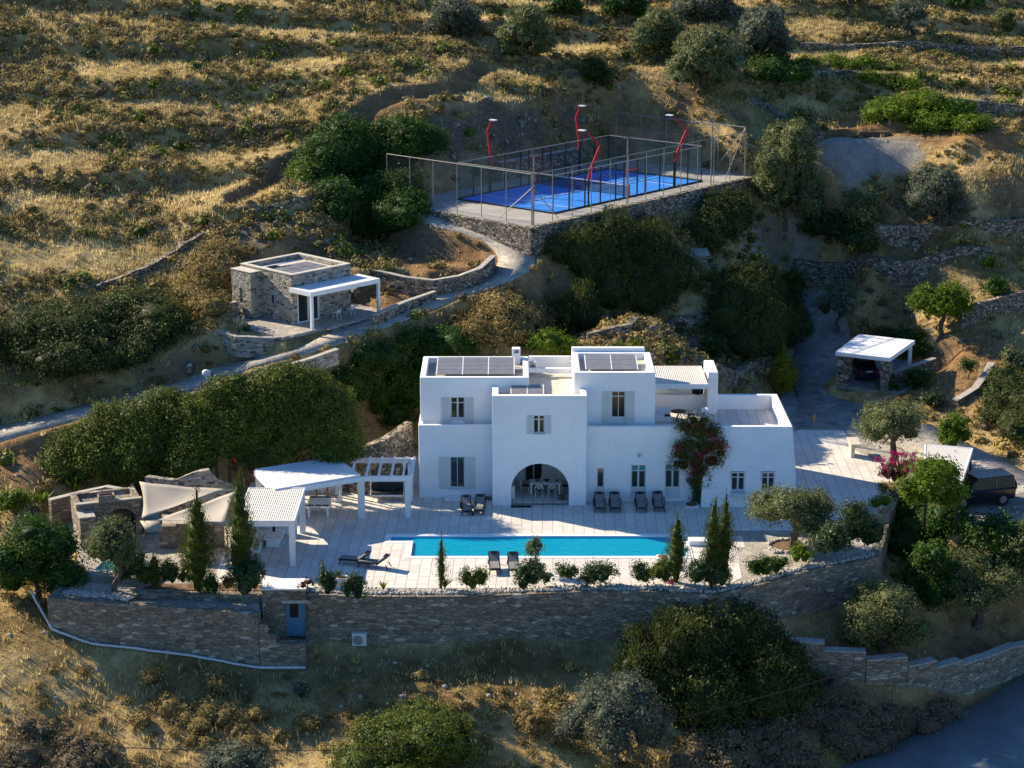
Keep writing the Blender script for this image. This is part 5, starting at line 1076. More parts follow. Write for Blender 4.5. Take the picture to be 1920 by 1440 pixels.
# roof furniture
zt_=4.075
t=at('roof_table','table','small round black table on the covered roof terrace',(XA(1272,131,4.5),131.0,zt_));q=t.location.copy();bm=bmesh.new();bar(bm,q+Vector((0,0,.68)),q+Vector((0,0,.72)),.5,18);rbm(t,'tabletop',bm,M['black'])
for a_ in (0,2.1,4.2): bm=bmesh.new();bar(bm,q+Vector((.05,0,.67)),q+Vector((.35*math.cos(a_),.35*math.sin(a_),0)),.03,5);rbm(t,'leg',bm,M['black'])
chairs(q.x-.75,q.y-.1,zt_,-PI/2,'white chair left of the round black roof table','roof terrace chairs');chairs(q.x+.85,q.y+.1,zt_,PI/2,'white chair right of the round black roof table','roof terrace chairs')
b_=at('sofa','sofa','white outdoor sofa at the left of the covered roof terrace',(gx0+.6,131.5,zt_));rb(b_,'seat',(gx0+.1,gx0+1.3,130.8,131.6,zt_+.002,zt_+.42),M['white'],.04);rb(b_,'backrest',(gx0+.1,gx0+1.3,131.62,131.8,zt_+.002,zt_+.8),M['white'],.04)
acz=P(1002,700,6.83);t=at('air_conditioner','air conditioner','small white air conditioning unit on the flat roof behind the arched block',acz);rb(t,'case',(acz.x-.42,acz.x+.1,acz.y,acz.y+.35,6.84,7.6),M['ac'],.02);bm=bmesh.new();bar(bm,(acz.x-.1,acz.y-.004,7.25),(acz.x-.1,acz.y-.02,7.25),.2,14);rbm(t,'fan_grille',bm,M['steel'])
# ------------------------------------------------------------------ foliage
def nrm(v): return v/np.maximum(np.linalg.norm(v,axis=-1,keepdims=True),1e-9)
def icolobes(lobes,k=.78,sub=2):
    V=[];F=[];o=0
    bm=bmesh.new();bmesh.ops.create_icosphere(bm,subdivisions=sub,radius=1);v0=np.array([v.co[:] for v in bm.verts]);f0=np.array([[v.index for v in f.verts] for f in bm.faces]);bm.free()
    for L in lobes:
        n=1+.7*(vnoise(v0[:,0]*2.3+L[0],v0[:,1]*2.3+L[1]+v0[:,2]*1.7,5)-.5)
        V.append(v0*n[:,None]*np.array(L[3:6])*k+np.array(L[:3]));F.append(f0+o);o+=len(v0)
    return np.concatenate(V),np.concatenate(F)
def leaves(lobes,dens,size,seed,clump=.34,per=16,up=0.,asp=.5,hole=.62,zmin=None,under=-.55,cvar=.75):
    rg=np.random.default_rng(seed);L=np.array(lobes,float);C_=[]
    for i,l in enumerate(L):
        a,b,c=l[3:6];area=4*PI*(((a*b)**1.6+(a*c)**1.6+(b*c)**1.6)/3)**(1/1.6);n=max(6,int(area*dens/per))
        d=nrm(rg.normal(size=(n,3)));d=d[d[:,2]>under];r=rg.uniform(.78,1.06,len(d))[:,None]
        p=d*r*l[3:6]+l[:3];C_.append(np.concatenate([p,nrm(d/l[3:6])],1))
    C_=np.concatenate(C_);keep=np.ones(len(C_),bool)
    for l in L: keep&=(((C_[:,:3]-l[:3])/l[3:6])**2).sum(1)>hole
    C_=C_[keep]
    if zmin is not None: C_=C_[C_[:,2]>zmin]
    n=len(C_);cv=np.clip(.45*rg.random(n)+1.1*(fbm(C_[:,0]/1.6+C_[:,2]*.5,C_[:,1]/1.6+C_[:,2]*.6,seed%50,3)-.2),0,1);cs=rg.uniform(.6,1.35,n)
    p=np.repeat(C_[:,:3],per,0)+rg.normal(size=(n*per,3))*clump*.5*np.repeat(cs,per)[:,None];nn=np.repeat(C_[:,3:],per,0)
    nn=nrm(nn*.75+rg.normal(size=nn.shape)*.55+np.array([0,0,.25]))
    t=nrm(np.cross(nn,rg.normal(size=nn.shape)))
    if up: t=nrm(t*(1-up)+np.array([0,0,1.])*up+nrm(nn)*.25);nn=nrm(nn-t*(nn*t).sum(1,keepdims=True))
    b=np.cross(nn,t);s=size*rg.uniform(.6,1.4,len(p))[:,None]
    V=np.stack([p-t*s*.5,p+b*s*asp*.5,p+t*s*.5,p-b*s*asp*.5],1).reshape(-1,3)
    F=np.arange(len(V)).reshape(-1,4);var=np.clip(np.repeat(cv,per)*cvar+rg.random(len(p))*(1-cvar),0,1)
    return V,F,var
def crown(name,lobes,mat,parent,dens,size,seed,core=.78,**kw):
    V,F,var=leaves(lobes,dens,size,seed,**kw)
    if core:
        v,f=icolobes(lobes,core*.86,2);f4=np.concatenate([f,f[:,2:3]],1)
        # solid cores stop see-through light; dark leaf tones paint in the inner shade
        tri=f+len(V);nq=len(F)
        V2=np.concatenate([V,v]);rg=np.random.default_rng(seed+1)
        me=bpy.data.meshes.new(name);me.vertices.add(len(V2));me.vertices.foreach_set('co',V2.astype(np.float32).ravel())
        loops=np.concatenate([F.ravel(),tri.ravel()]).astype(np.int32);me.loops.add(len(loops));me.loops.foreach_set('vertex_index',loops)
        st=np.concatenate([np.arange(nq)*4,nq*4+np.arange(len(tri))*3]).astype(np.int32);me.polygons.add(len(st));me.polygons.foreach_set('loop_start',st)
        me.update(calc_edges=True);a=me.attributes.new('var','FLOAT','FACE');a.data.foreach_set('value',np.concatenate([var,rg.uniform(0,.25,len(tri))]).astype(np.float32))
        return link(name,me,M[mat],parent)
    return npobj(name,V,F,M[mat],parent,attr={'var':('FACE',var)})
def trunkmesh(bm,H,r,rr,lean=.2,limbs=5,top=.6,spread=.6):
    p=Vector((0,0,-.3));pts=[p];rads=[r*1.35];n=5
    for i in range(1,n+1):
        t=i/n;p=Vector((math.sin(t*2.2)*lean*H*.3+rr.uniform(-.04,.04)*H,rr.uniform(-.03,.03)*H,H*top*t*.7));pts.append(p);rads.append(r*(1.15-.5*t))
    tube(bm,pts,r,8,rads)
    for i in range(limbs):
        a=2*PI*i/limbs+rr.random();b=pts[-1-(i%2)];m=b+Vector((math.cos(a)*spread*.4,math.sin(a)*spread*.4,H*.14));e=m+Vector((math.cos(a)*spread*.6,math.sin(a)*spread*.6,H*.18))
        tube(bm,[b,m,e],r*.4,6,[r*.5,r*.35,r*.15])
def mklobes(kind,Wd,Hh,seed):
    rr=random.Random(seed);L=[];w=Wd/2
    if kind=='tree':   # crown over a short trunk
        cz=Hh*.61;rz=Hh*.40;n=17
        for i in range(n):
            a=2*PI*i/n*2.4+rr.uniform(-.3,.3);e=rr.uniform(-.55,.9);q=math.sqrt(max(0,1-e*e))*rr.uniform(.5,.78);f=rr.uniform(.27,.42)
            L.append((math.cos(a)*q*w,math.sin(a)*q*w*.9,cz+e*rz*.66,w*f*1.05,w*f*1.0,max(.25,rz*f*1.35)))
        L.append((0,0,cz,w*.55,w*.5,rz*.6))
    elif kind=='high':
        for i in range(18):
            a=2*PI*i/18*3.3+rr.uniform(-.3,.3);e=-.8+1.7*((i*7)%18)/17;q=math.sqrt(max(0,1-min(1,abs(e))**2))*rr.uniform(.5,.8);f=rr.uniform(.25,.38)
            L.append((math.cos(a)*q*w,math.sin(a)*q*w,Hh-w*.85+w*.62*e,w*f*1.1,w*f*1.1,w*f*.8))
        L.append((0,0,Hh-w*.9,w*.6,w*.6,w*.45))
    elif kind=='full':
        for i in range(20):
            a=2*PI*i/20*3.3+rr.uniform(-.3,.3);e=-.75+1.6*((i*7)%20)/19;q=math.sqrt(max(0,1-min(1,abs(e))**2))*rr.uniform(.55,.78);f=rr.uniform(.26,.40)
            L.append((math.cos(a)*q*w,math.sin(a)*q*w,Hh*(.5+.42*e),w*f*1.1,w*f*1.1,Hh*f*.5))
        L.append((0,0,Hh*.5,w*.6,w*.6,Hh*.4))
    elif kind=='bush':
        n=11
        for i in range(n):
            a=2*PI*i/n*2.4+rr.uniform(-.3,.3);e=rr.uniform(.0,.95);q=math.sqrt(max(0,1-e*e))*rr.uniform(.5,.75);f=rr.uniform(.3,.45)
            L.append((math.cos(a)*q*w,math.sin(a)*q*w,Hh*(.25+.5*e),w*f,w*f,Hh*f*.62))
        L.append((0,0,Hh*.4,w*.62,w*.62,Hh*.45))
    elif kind=='spire':
        n=9
        for i in range(n):
            t=i/(n-1);pr=math.sin(min(1,(t+.12)/.5)*PI/2)*(1-max(0,t-.4)/.6)**.8*1.12+.12
            L.append((rr.uniform(-.1,.1)*w,rr.uniform(-.1,.1)*w,Hh*(.08+.84*t),w*pr,w*pr,Hh*.11))
    elif kind=='juniper':
        n=15
        for i in range(n):
            a=2*PI*i/n*2.4+rr.uniform(-.3,.3);q=rr.uniform(.25,.8);h=Hh*rr.uniform(.5,1.0)*(1-.35*q);f=rr.uniform(.2,.3)
            L.append((math.cos(a)*q*w,math.sin(a)*q*w,h*.5,w*f*1.2,w*f*1.2,h*.5))
    elif kind=='small':
        n=5
        for i in range(n):
            a=2*PI*i/n+rr.random();q=rr.uniform(.2,.55);f=rr.uniform(.38,.55);L.append((math.cos(a)*q*w,math.sin(a)*q*w*.8,Hh*rr.uniform(.35,.72),w*f,w*f,Hh*f*.6))
    return L
def plant(kind,name,cat,label,px,py,wpx,hpx,mat,z=None,dens=None,size=.17,seed=0,group=None,trunk=True,base=None,**kw):
    b=base or (G(px,py) if z is None else P(px,py,z));s=ppm(b.y,b.z);Wd=wpx/s;Hh=max(.3,hpx/s/.97-(Wd*.10 if kind!='spire' else 0))
    seed=seed or int(px*7+py*13);o=empty(name,b,0,label,cat,group)
    L=mklobes(kind,Wd*.97,Hh,seed);dens=dens or 85
    if kind=='juniper': kw.setdefault('up',.6);kw.setdefault('asp',.35)
    if kind=='spire': kw.setdefault('up',.75);kw.setdefault('asp',.3);kw.setdefault('clump',.24)
    crown('foliage' if kind!='tree' else 'crown',L,mat,o,dens,size,seed,core=.8 if kind!='tree' else .7,**kw)
    if trunk:
        bm=bmesh.new();rr=random.Random(seed);trunkmesh(bm,Hh,max(.05,Wd*(.045 if kind=='tree' else .03)),rr,.25 if kind=='tree' else .05,5 if kind=='tree' else 3,.62 if kind=='tree' else .5,Wd*.22);bmobj('trunk' if kind in('tree','spire') else 'stem',bm,M['bark'],o)
    return o
def thicket(name,label,poly,n,r,mat,seed,dens=60,size=.18,zs=.75,lift=.35,cat='thicket',**kw):
    rg=np.random.default_rng(seed);xs=[q[0] for q in poly];ys=[q[1] for q in poly];L=[];t=0;pts=[]
    while len(L)<n and t<n*60:
        t+=1;x=rg.uniform(min(xs),max(xs));y=rg.uniform(min(ys),max(ys))
        if not inpoly(np.array([x]),np.array([y]),poly)[0]: continue
        g=G(x,y)
        if any((g.x-q[0])**2+(g.y-q[1])**2<(r*.55)**2 for q in pts): continue
        pts.append((g.x,g.y));k=rg.uniform(.7,1.25)
        L.append((g.x,g.y,g.z+r*k*lift,r*k,r*k,r*k*zs*rg.uniform(.8,1.25)))
    L=np.array(L);c=L[:,:3].mean(0);c[2]=float(hz(c[0],c[1]));L[:,:3]-=c
    o=empty(name,Vector(c),0,label,cat);crown('foliage',L,mat,o,dens*1.45,size,seed,core=.86,**kw)
    bm=bmesh.new()
    for l in L[::5]: bar(bm,(l[0],l[1],l[2]-l[5]*1.2),(l[0],l[1],l[2]),.12,5,.05)
    bmobj('stems',bm,M['bark'],o);return o
# --- big thickets
def hedge():
    rr=random.Random(5);L=[];out=[(100,850),(118,815),(160,775),(215,750),(290,728),(370,722),(440,700),(500,688),(560,682),(610,690),(645,735),(655,800)]
    def oy(x):
        for a,b in zip(out[:-1],out[1:]):
            if a[0]<=x<=b[0]: return a[1]+(b[1]-a[1])*(x-a[0])/(b[0]-a[0])
        return out[-1][1]
    for k in range(165):
        x=104+546*rr.random();t=rr.random()**1.3;top=oy(x);bot=905-max(0,x-250)*.10;rd=rr.uniform(1.0,1.75);hp=rd*26
        y=top+hp*.85+(bot-top-hp*1.2)*t*.95;Yd=129.2-1.9*t+(.5*(x<260))-(.8*(x>350));p=PY(x,y,Yd);L.append((p.x,p.y,p.z,rd,rd*.9,rd*.85))
    L=np.array(L);c=L[:,:3].mean(0);c[2]=float(hz(c[0],c[1]));L[:,:3]-=c;o=empty('hedge',Vector(c),0,'long dense green hedge sloping above the sails and pergolas, from path to villa','hedge')
    crown('foliage',L,'lentisk',o,120,.16,11,core=.86);bm=bmesh.new()
    for l in L[::6]: g=float(hz(l[0]+c[0],l[1]+c[1]))-c[2]-.3;bar(bm,(l[0],l[1],g),(l[0],l[1],l[2]),.12,5,.05)
    bmobj('stems',bm,M['bark'],o)
hedge()
thicket('thicket','dense evergreen thicket left of the villa chimney and below the cottage porch',[(640,735),(690,690),(740,660),(830,662),(862,680),(800,720),(782,790),(740,810),(690,790),(650,770)],44,1.7,'dark',12,75,.16,zs=.9,lift=.5)
thicket('thicket','wide dark thicket covering the left slope below the field wall',[(-60,655),(0,645),(110,618),(200,592),(280,598),(312,630),(290,672),(215,700),(110,705),(40,672),(-60,672)],74,1.9,'juniper',13,60,.18,zs=.6)
thicket('thicket','dark round thicket at the left of the court, upper mass on the bank',[(590,300),(640,262),(720,250),(800,262),(815,300),(760,320),(650,335),(570,345)],30,1.9,'dark',14,60,.2)
thicket('thicket','dark thicket beside the footpath, below the upper mass left of the court',[(620,380),(700,340),(760,380),(775,430),(700,442),(630,420)],18,1.9,'dark',15,60,.2)
thicket('shrub_cover','bright green shrub patch at the left edge of the court thicket',[(562,335),(600,320),(620,350),(580,362)],5,1.2,'bright',16,70,.18,cat='shrub')
thicket('juniper_thicket','large feathery juniper mass between the footpath bend and the stone store',[(1045,480),(1120,455),(1240,480),(1270,540),(1230,585),(1150,580),(1120,550),(1060,520)],24,1.7,'juniper',17,60,.2,zs=1.15,up=.5,asp=.35,cat='juniper')
thicket('juniper_thicket','dark tall juniper mass right of the stone store above the driveway',[(1345,575),(1400,555),(1470,580),(1480,645),(1400,665),(1350,640)],17,1.8,'juniper',18,60,.2,zs=1.15,up=.5,asp=.35,cat='juniper')
thicket('thicket','dark green shrub mass hanging below the court wall',[(1300,420),(1340,395),(1375,410),(1380,460),(1330,475),(1305,450)],8,1.5,'juniper',19,60,.2,zs=1.1,cat='thicket')
thicket('shrub_cover','deep green thicket on the right slope above the earth mound',[(1645,210),(1740,190),(1835,215),(1830,250),(1740,252),(1650,235)],18,1.5,'bright',20,55,.2,cat='thicket',zs=.6)
thicket('shrub_cover','dark green mound of shrubs above the tall olives right of the court',[(1415,140),(1450,125),(1510,140),(1500,160),(1420,160)],9,1.5,'dark',21,55,.2,cat='thicket',zs=.6)
thicket('brush_cover','pale grey green brush strip on the upper right terrace',[(1500,118),(1560,112),(1640,125),(1620,132),(1510,130)],14,.8,'bright',22,60,.2,cat='brush',zs=.6)
thicket('brush_cover','pale green brush patch on the right terrace above the dark thicket',[(1620,150),(1700,150),(1730,172),(1660,172)],12,.8,'bright',23,60,.2,cat='brush',zs=.6)
thicket('thicket','dark scrubby bank left of the cottage above the agave',[(395,490),(430,470),(440,540),(425,590),(385,600),(350,560)],14,1.3,'scrub',24,55,.2,cat='thicket')
thicket('thicket','brown grey bushes on the shaded bank behind the arched block',[(850,640),(890,590),(990,575),(1040,610),(990,640),(900,655)],20,1.3,'scrub',25,55,.2,cat='thicket')
thicket('thicket','black green mass in the hollow at the lower right of the court olive',[(1530,440),(1600,430),(1640,450),(1600,500),(1530,500)],10,1.8,'juniper',26,50,.22,cat='thicket')
thicket('thicket','dark shrub mass under the right end of the terrace wall',[(1690,960),(1770,950),(1800,1010),(1770,1050),(1690,1050)],12,1.5,'dark',27,55,.2,cat='thicket')
thicket('thicket','dark shrubs at the far right edge below the lane',[(1850,1030),(1930,1010),(1960,1060),(1880,1075)],8,1.5,'dark',28,50,.2,cat='thicket')
thicket('juniper_thicket','wide near black juniper mass left of the stepped boundary wall',[(1270,1250),(1380,1210),(1440,1260),(1470,1310),(1400,1350),(1280,1340)],20,2.0,'juniper',29,60,.2,zs=.9,up=.4,cat='juniper')
thicket('thicket','dark scrub bank at the right edge outside the orchard wall',[(1865,730),(1940,700),(1960,880),(1890,850),(1850,800)],22,1.3,'juniper',33,60,.17,cat='thicket')
thicket('thicket','dark shrubs hugging the bank above the driveway, left of the silvery olive',[(1440,700),(1492,640),(1500,600),(1470,590),(1430,650)],8,1.2,'dark',34,60,.17,cat='thicket')
thicket('thicket','dark shrubs behind the carport roof',[(1620,650),(1700,640),(1745,655),(1740,670),(1640,665)],10,1.1,'dark',35,60,.17,cat='thicket')
thicket('thicket','low dark brush on the slope between the big juniper and the stepped wall',[(1440,1290),(1520,1280),(1600,1320),(1560,1360),(1450,1345)],16,1.0,'greygrass',36,60,.15,cat='brush')
thicket('thicket','tawny low brush at the bottom left of the big round bush',[(250,1340),(420,1330),(600,1350),(640,1400),(480,1420),(300,1400)],14,.75,'scrub',37,60,.13,cat='brush',zs=.7)
thicket('thicket','low grey green brush on the verge between stepped wall and road',[(1590,1335),(1680,1335),(1790,1335),(1740,1372),(1650,1405),(1590,1425)],24,.8,'greygrass',38,65,.13,cat='brush',zs=.75)
thicket('thicket','low grey brush along the bottom beside the road',[(1300,1400),(1450,1350),(1560,1345),(1600,1380),(1520,1440),(1450,1480),(1250,1480)],34,.95,'greygrass',30,60,.16,cat='brush',zs=.7)
thicket('thicket','dusky brush at the bottom left corner',[(-40,1400),(60,1370),(150,1400),(240,1450),(200,1490),(-40,1490)],22,.9,'greygrass',31,60,.16,cat='brush',zs=.7)
# --- trees and large shrubs
T='tree';B='bush'
plant('full','broadleaf_tree','tree','large dark round tree at the left edge below the stone kitchen',72,1122,186,168,'dark',None,110,.17)
plant(T,'olive_tree','olive tree','small olive with leaning trunk in front of the green table',214,1108,104,140,'olive',.0,110,.14)
plant(T,'olive_tree','olive tree','spreading olive in a pebble ringed bed at the right end of the terrace',1484,1026,176,128,'olive',.0,150,.14)
plant(T,'olive_tree','olive tree','round olive between the side terrace bench and the carport',1668,868,150,130,'olive',.2,110,.15)
plant('full','olive_tree','olive tree','broad sunlit olive below the right end of the retaining wall',1650,1222,188,150,'olive',None,120,.15)
plant(T,'olive_tree','olive tree','olive with pale bare trunk at the right edge above the boundary wall',1828,1172,190,150,'olive',None,95,.15)
plant(T,'olive_tree','olive tree','olive cut by the right edge of the frame beside the paved lane',1925,1080,110,90,'olive',None,90,.15)
plant(B,'shrub','shrub','loose grey green shrub under the wall beside the black car',1765,1000,70,75,'olive',None,90,.13)
plant(B,'lentisk_bush','bush','big round green bush at the bottom centre of the picture',758,1460,290,175,'lentisk',None,110,.15)
plant(B,'olive_shrub','bush','pale silvery bush at the bottom right of the round green bush',1150,1430,215,205,'olive_grey',None,110,.14)
plant(B,'olive_shrub','bush','grey green bush cut by the bottom edge at left',440,1480,160,112,'olive_grey',None,110,.13)
plant('juniper','juniper','juniper','large ragged juniper in front of the retaining wall',1238,1285,205,180,'juniper',None,100,.18,clump=.45)
plant('juniper','juniper','juniper','separate pointed juniper nearest the footpath bend',1082,625,115,135,'juniper',None,80,.2)
plant(B,'shrub','shrub','bright green rounded shrub just behind the villa roof',1035,672,100,68,'bright',None,100,.15)
plant(B,'shrub','shrub','bright green shrub peeking over the left villa roof',865,672,40,22,'bright',None,90,.15)
plant('spire','conifer','conifer','golden green clipped conifer beside the driveway steps',1468,738,48,90,'gold',.1,120,.14)
plant('full','olive_tree','olive tree','tall dense olive hiding the right corner of the court',1472,432,138,212,'olive',None,85,.2)
plant(T,'olive_tree','olive tree','smaller olive crown rising behind the court corner olive',1497,262,72,68,'olive',None,75,.2)
plant('full','olive_tree','olive tree','round grey olive below the dirt track on the right slope',1750,432,138,130,'olive_grey',None,90,.18)
plant(B,'shrub','shrub','grey green shrub left of the round grey olive',1615,428,88,78,'olive',None,75,.19)
plant(T,'olive_tree','olive tree','silvery olive at the head of the driveway',1566,625,82,100,'olive_grey',None,90,.17)
plant(T,'fig_tree','tree','bright green leafy tree behind the carport',1758,635,130,112,'bright',None,75,.2)
plant(T,'fruit_tree','tree','small fruit tree in the dry orchard near the right wall',1815,712,30,42,'dark',None,70,.15)
plant(B,'shrub','shrub','round green shrub at the end of the lane near the orchard wall',1788,840,78,72,'bright',.5,90,.16)
plant(B,'citrus_bush','shrub','glossy dark shrub on the yard corner in front of the carport',1668,745,50,50,'oleander',.3,90,.15)
plant(B,'citrus_bush','shrub','low dark shrub right of the carport front pillar',1722,728,70,45,'dark',None,70,.16)
plant(B,'shrub','shrub','dark shrub group behind the round olive near the orchard',1745,765,60,36,'oleander',None,70,.16)
plant(B,'shrub','shrub','dark shrub at the right edge outside the orchard wall',1898,705,60,60,'olive',None,70,.17)
plant(B,'shrub','shrub','dark shrub high on the far right bank above the orchard',1865,560,56,48,'dark',None,70,.17)
plant(B,'shrub','shrub','dark rounded shrub below the pale dry stone wall',1486,560,60,66,'dark',None,70,.18)
plant(B,'shrub','shrub','dark shrub hidden low between the juniper mass and the driveway',1417,672,50,46,'juniper',None,70,.18)
plant(B,'shrub','shrub','dark shrub on the bank above the covered roof terrace',1336,672,46,40,'dark',None,70,.16)
plant(B,'shrub','shrub','lime green shrub on the right slope by the pale wall end',1855,505,30,28,'bright',None,90,.15)
for i,(px_,py_,w_,h_,m_,lb) in enumerate([(985,112,125,108,'olive','round olive alone above the quarried bank, left of the upper grove'),(850,70,110,80,'olive_grey','shaded grey olive at the top centre'),(1320,164,150,122,'olive','big olive of the upper grove, nearest the court'),(1425,120,130,112,'olive_grey','grey olive behind the big one of the upper grove'),(1232,112,120,100,'olive','olive of the upper grove left of the big one'),
   (1116,168,66,64,'juniper','small dark round tree above the quarried bank'),(1322,42,130,75,'olive_grey','dark olive cut by the top edge of the frame'),(1175,35,100,60,'dark','dark tree cut by the top edge, left of centre right'),(1700,62,78,66,'olive_grey','thin grey olive at the top right terraces'),(1880,62,50,42,'olive','small olive at the far top right'),(1060,30,70,48,'dark','small dark tree at the top edge above the lone olive'),(1810,22,80,40,'dark','dark tree cut by the top edge at right'),(1590,20,90,50,'olive_grey','pale olive cut by the top edge right of centre')]):
    plant('full' if px_<1500 else T,'olive_tree' if 'olive' in m_ else 'tree','olive tree' if 'olive' in m_ else 'tree',lb,px_,py_,w_,h_,m_,None,60,.24)
# --- cypresses
for px_,py_,w_,h_,lb in [(374,1110,46,190,'plump dark cypress standing in front of the sails'),(455,1112,42,225,'tall ragged cypress in front of the ribbed shelter'),(291,1102,26,66,'little cypress just right of the green table'),(828,1104,16,102,'pencil thin cypress at the terrace edge left of the pool loungers'),(606,1104,11,48,'tiny thin cypress beside the door planter'),(634,1104,8,32,'smallest cypress sprig beside the square white pot'),
    (1268,1092,30,130,'narrow cypress by the right end of the pool'),(1336,1100,32,168,'taller left half of the twin cypresses at the terrace corner'),(1356,1094,28,168,'right half of the twin cypresses at the terrace corner')]:
    plant('spire','cypress','cypress',lb,px_,py_,w_*(1.35 if w_>20 else 1.15),h_*1.04,'cypress',.0,230,.11)
# --- shrubs on the terrace edge
sh=[(246,1098,52,58,'oleander','dark leafy shrub under the small olive'),(276,1106,40,42,'dark','low dark shrub below the little cypress'),(320,1108,34,52,'oleander','dark shrub in the front bed left of the plump cypress'),(350,1106,30,44,'oleander','open shrub right beside the plump cypress'),(397,1120,30,38,'dark','small black green shrub right of the plump cypress'),(428,1112,26,30,'scrub','thin brownish plant in the front bed'),(468,1122,58,62,'oleander','white flecked shrub at the foot of the tall ragged cypress'),
  (617,1132,34,52,'oleander','shrub with pale flowers hanging over the wall, left of the white pot'),(662,1130,36,52,'oleander','shrub with pale flowers hanging over the wall, right of the white pot'),(891,1116,46,50,'lentisk','leaning green shrub on the wall left of the pool loungers'),(992,1112,58,50,'oleander','dark shrub in front of the white pot with the small olive'),(1020,1098,26,26,'lentisk','small green shrub right of the potted olive'),(1064,1100,40,40,'oleander','shrub on the wall edge, left of the widest shrub'),(1122,1100,76,46,'oleander','widest shrub on the wall edge in front of the pool'),
  (1205,1098,48,40,'oleander','shrub with a few pink flowers near the pool right end'),(1243,1104,44,44,'lentisk','green and red shrub at the foot of the narrow cypress'),(1320,1108,68,54,'oleander','dark glossy shrub left of the twin cypresses'),(1352,1104,40,34,'lentisk','small shrub right under the twin cypresses'),(1424,1088,56,40,'dark','rounded green shrub first right of the twin cypresses'),(1456,1078,40,34,'dark','small green shrub between two others on the right wall edge'),(1496,1062,40,34,'bright','bright green shrub near the pebble ringed olive'),
  (1558,1058,88,72,'oleander','dark gardenia like shrub right of the spreading olive'),(1616,1054,78,96,'oleander','tall glossy shrub at the terrace corner'),(1650,958,44,28,'bright','fan of green leaves on the side wall'),(1668,905,34,32,'red_plant','round red brown succulent on the side wall'),(1662,930,34,26,'scrub','spiky dark plant on the side wall below the red one')]
for px_,py_,w_,h_,m_,lb in sh: plant('small','shrub','shrub',lb,px_,py_,w_*1.42,h_*1.4,m_,.0,190,.12,trunk=False,clump=.2)
_tb=onground(XA(1746,118.5,2),118.5);plant('bush','shrub','shrub','dark shrub mass under the bright overhanging tree',1745,0,130,150,'dark',None,80,.17,base=onground(XA(1745,117.6,0),117.6));plant('high','fig_tree','tree','bright green tree overhanging the side terrace and ribbed shelter',1746,0,128,(5.7-_tb.z)*30.5,'bright',None,100,.17,base=_tb,trunk=False)
plant('small','flower_bed','flowers','dark red succulent clump on the white planter over the door',574,1102,36,20,'red_plant',.5,160,.11,trunk=False,clump=.2)
plant(T,'olive_tree','olive tree','tiny trained olive in the round white pot',1001,1062,36,52,'olive',None,170,.11,base=potp+Vector((0,0,.58)),clump=.2)
# --- blossoms (each a part of its own plant would be tiny: one cluster per plant)
def blossoms(px,py,Y,sp,n,mat,label,seed,name='flowers',size=.13):
    c=PY(px,py,Y);rg=np.random.default_rng(seed);L=[(rg.uniform(-1,1)*sp[0],rg.uniform(-1,1)*sp[1],rg.uniform(-1,1)*sp[2],.16,.16,.14) for _ in range(n)]
    o=crown(name,L,mat,None,260,size,seed,core=0,clump=.12);o.location=c;return tag(o,label,'flowers')
blossoms(1240,1092,P(1240,1092).y,(1.3,.3,.5),9,'magenta','pink flowers scattered over the shrubs at the pool right end',5)
blossoms(462,872,128.0,(1.0,.5,.5),10,'pink','magenta blossoms against the dark hedge behind the angled pergola',6)
# bougainvillea climbing the villa
def boug():
    Y=YR-.55;b=P(1306,950,0);o=empty('bougainvillea',Vector((b.x,YR-.5,0)),0,'tall bougainvillea with red and magenta bracts climbing the villa wall','bougainvillea')
    rr=random.Random(4);L=[];Lp=[]
    for px_,py_,r_ in [(1310,808,.95),(1285,800,.75),(1335,812,.8),(1290,835,.9),(1325,840,1.0),(1345,835,.7),(1275,850,.7),(1305,865,.9),(1335,865,.75),(1280,872,.6),(1315,890,.75),(1300,905,.55),(1325,905,.5),(1320,790,.6),(1300,787,.5),(1268,868,.35),(1352,850,.45)]:
        p=PY(px_,py_,Y)-o.location;L.append((p.x,p.y,p.z,r_*.9,.42,r_*.75))
    crown('foliage',L,'boug',o,190,.13,3,core=.7,clump=.3)
    for px_,py_,r_ in [(1302,797,.25),(1322,850,.5),(1335,868,.45),(1310,862,.35),(1300,870,.3),(1355,842,.3),(1330,820,.3),(1312,884,.25),(1298,888,.3),(1270,840,.2),(1345,825,.25),(1318,872,.35)]:
        p=PY(px_,py_,Y-.35)-o.location;Lp.append((p.x,p.y,p.z,r_,.2,r_))
    crown('bracts',Lp,'pink',o,95,.12,8,core=0,clump=.25)
    L=[]
    for i in range(7): p=PY(1309+rr.uniform(-4,4),915+i*6,Y+.2)-o.location;L.append((p.x,p.y,p.z,.42,.3,.35))
    crown('lower_stems_foliage',L,'dark',o,120,.12,9,core=.6,clump=.2)
    bm=bmesh.new()
    for k in range(4): tube(bm,[Vector((rr.uniform(-.2,.2),0,0)),Vector((rr.uniform(-.3,.3),.1,1.5)),Vector((rr.uniform(-.4,.4),.1,3))],.05,6)
    bmobj('trunk',bm,M['bark'],o)
boug()
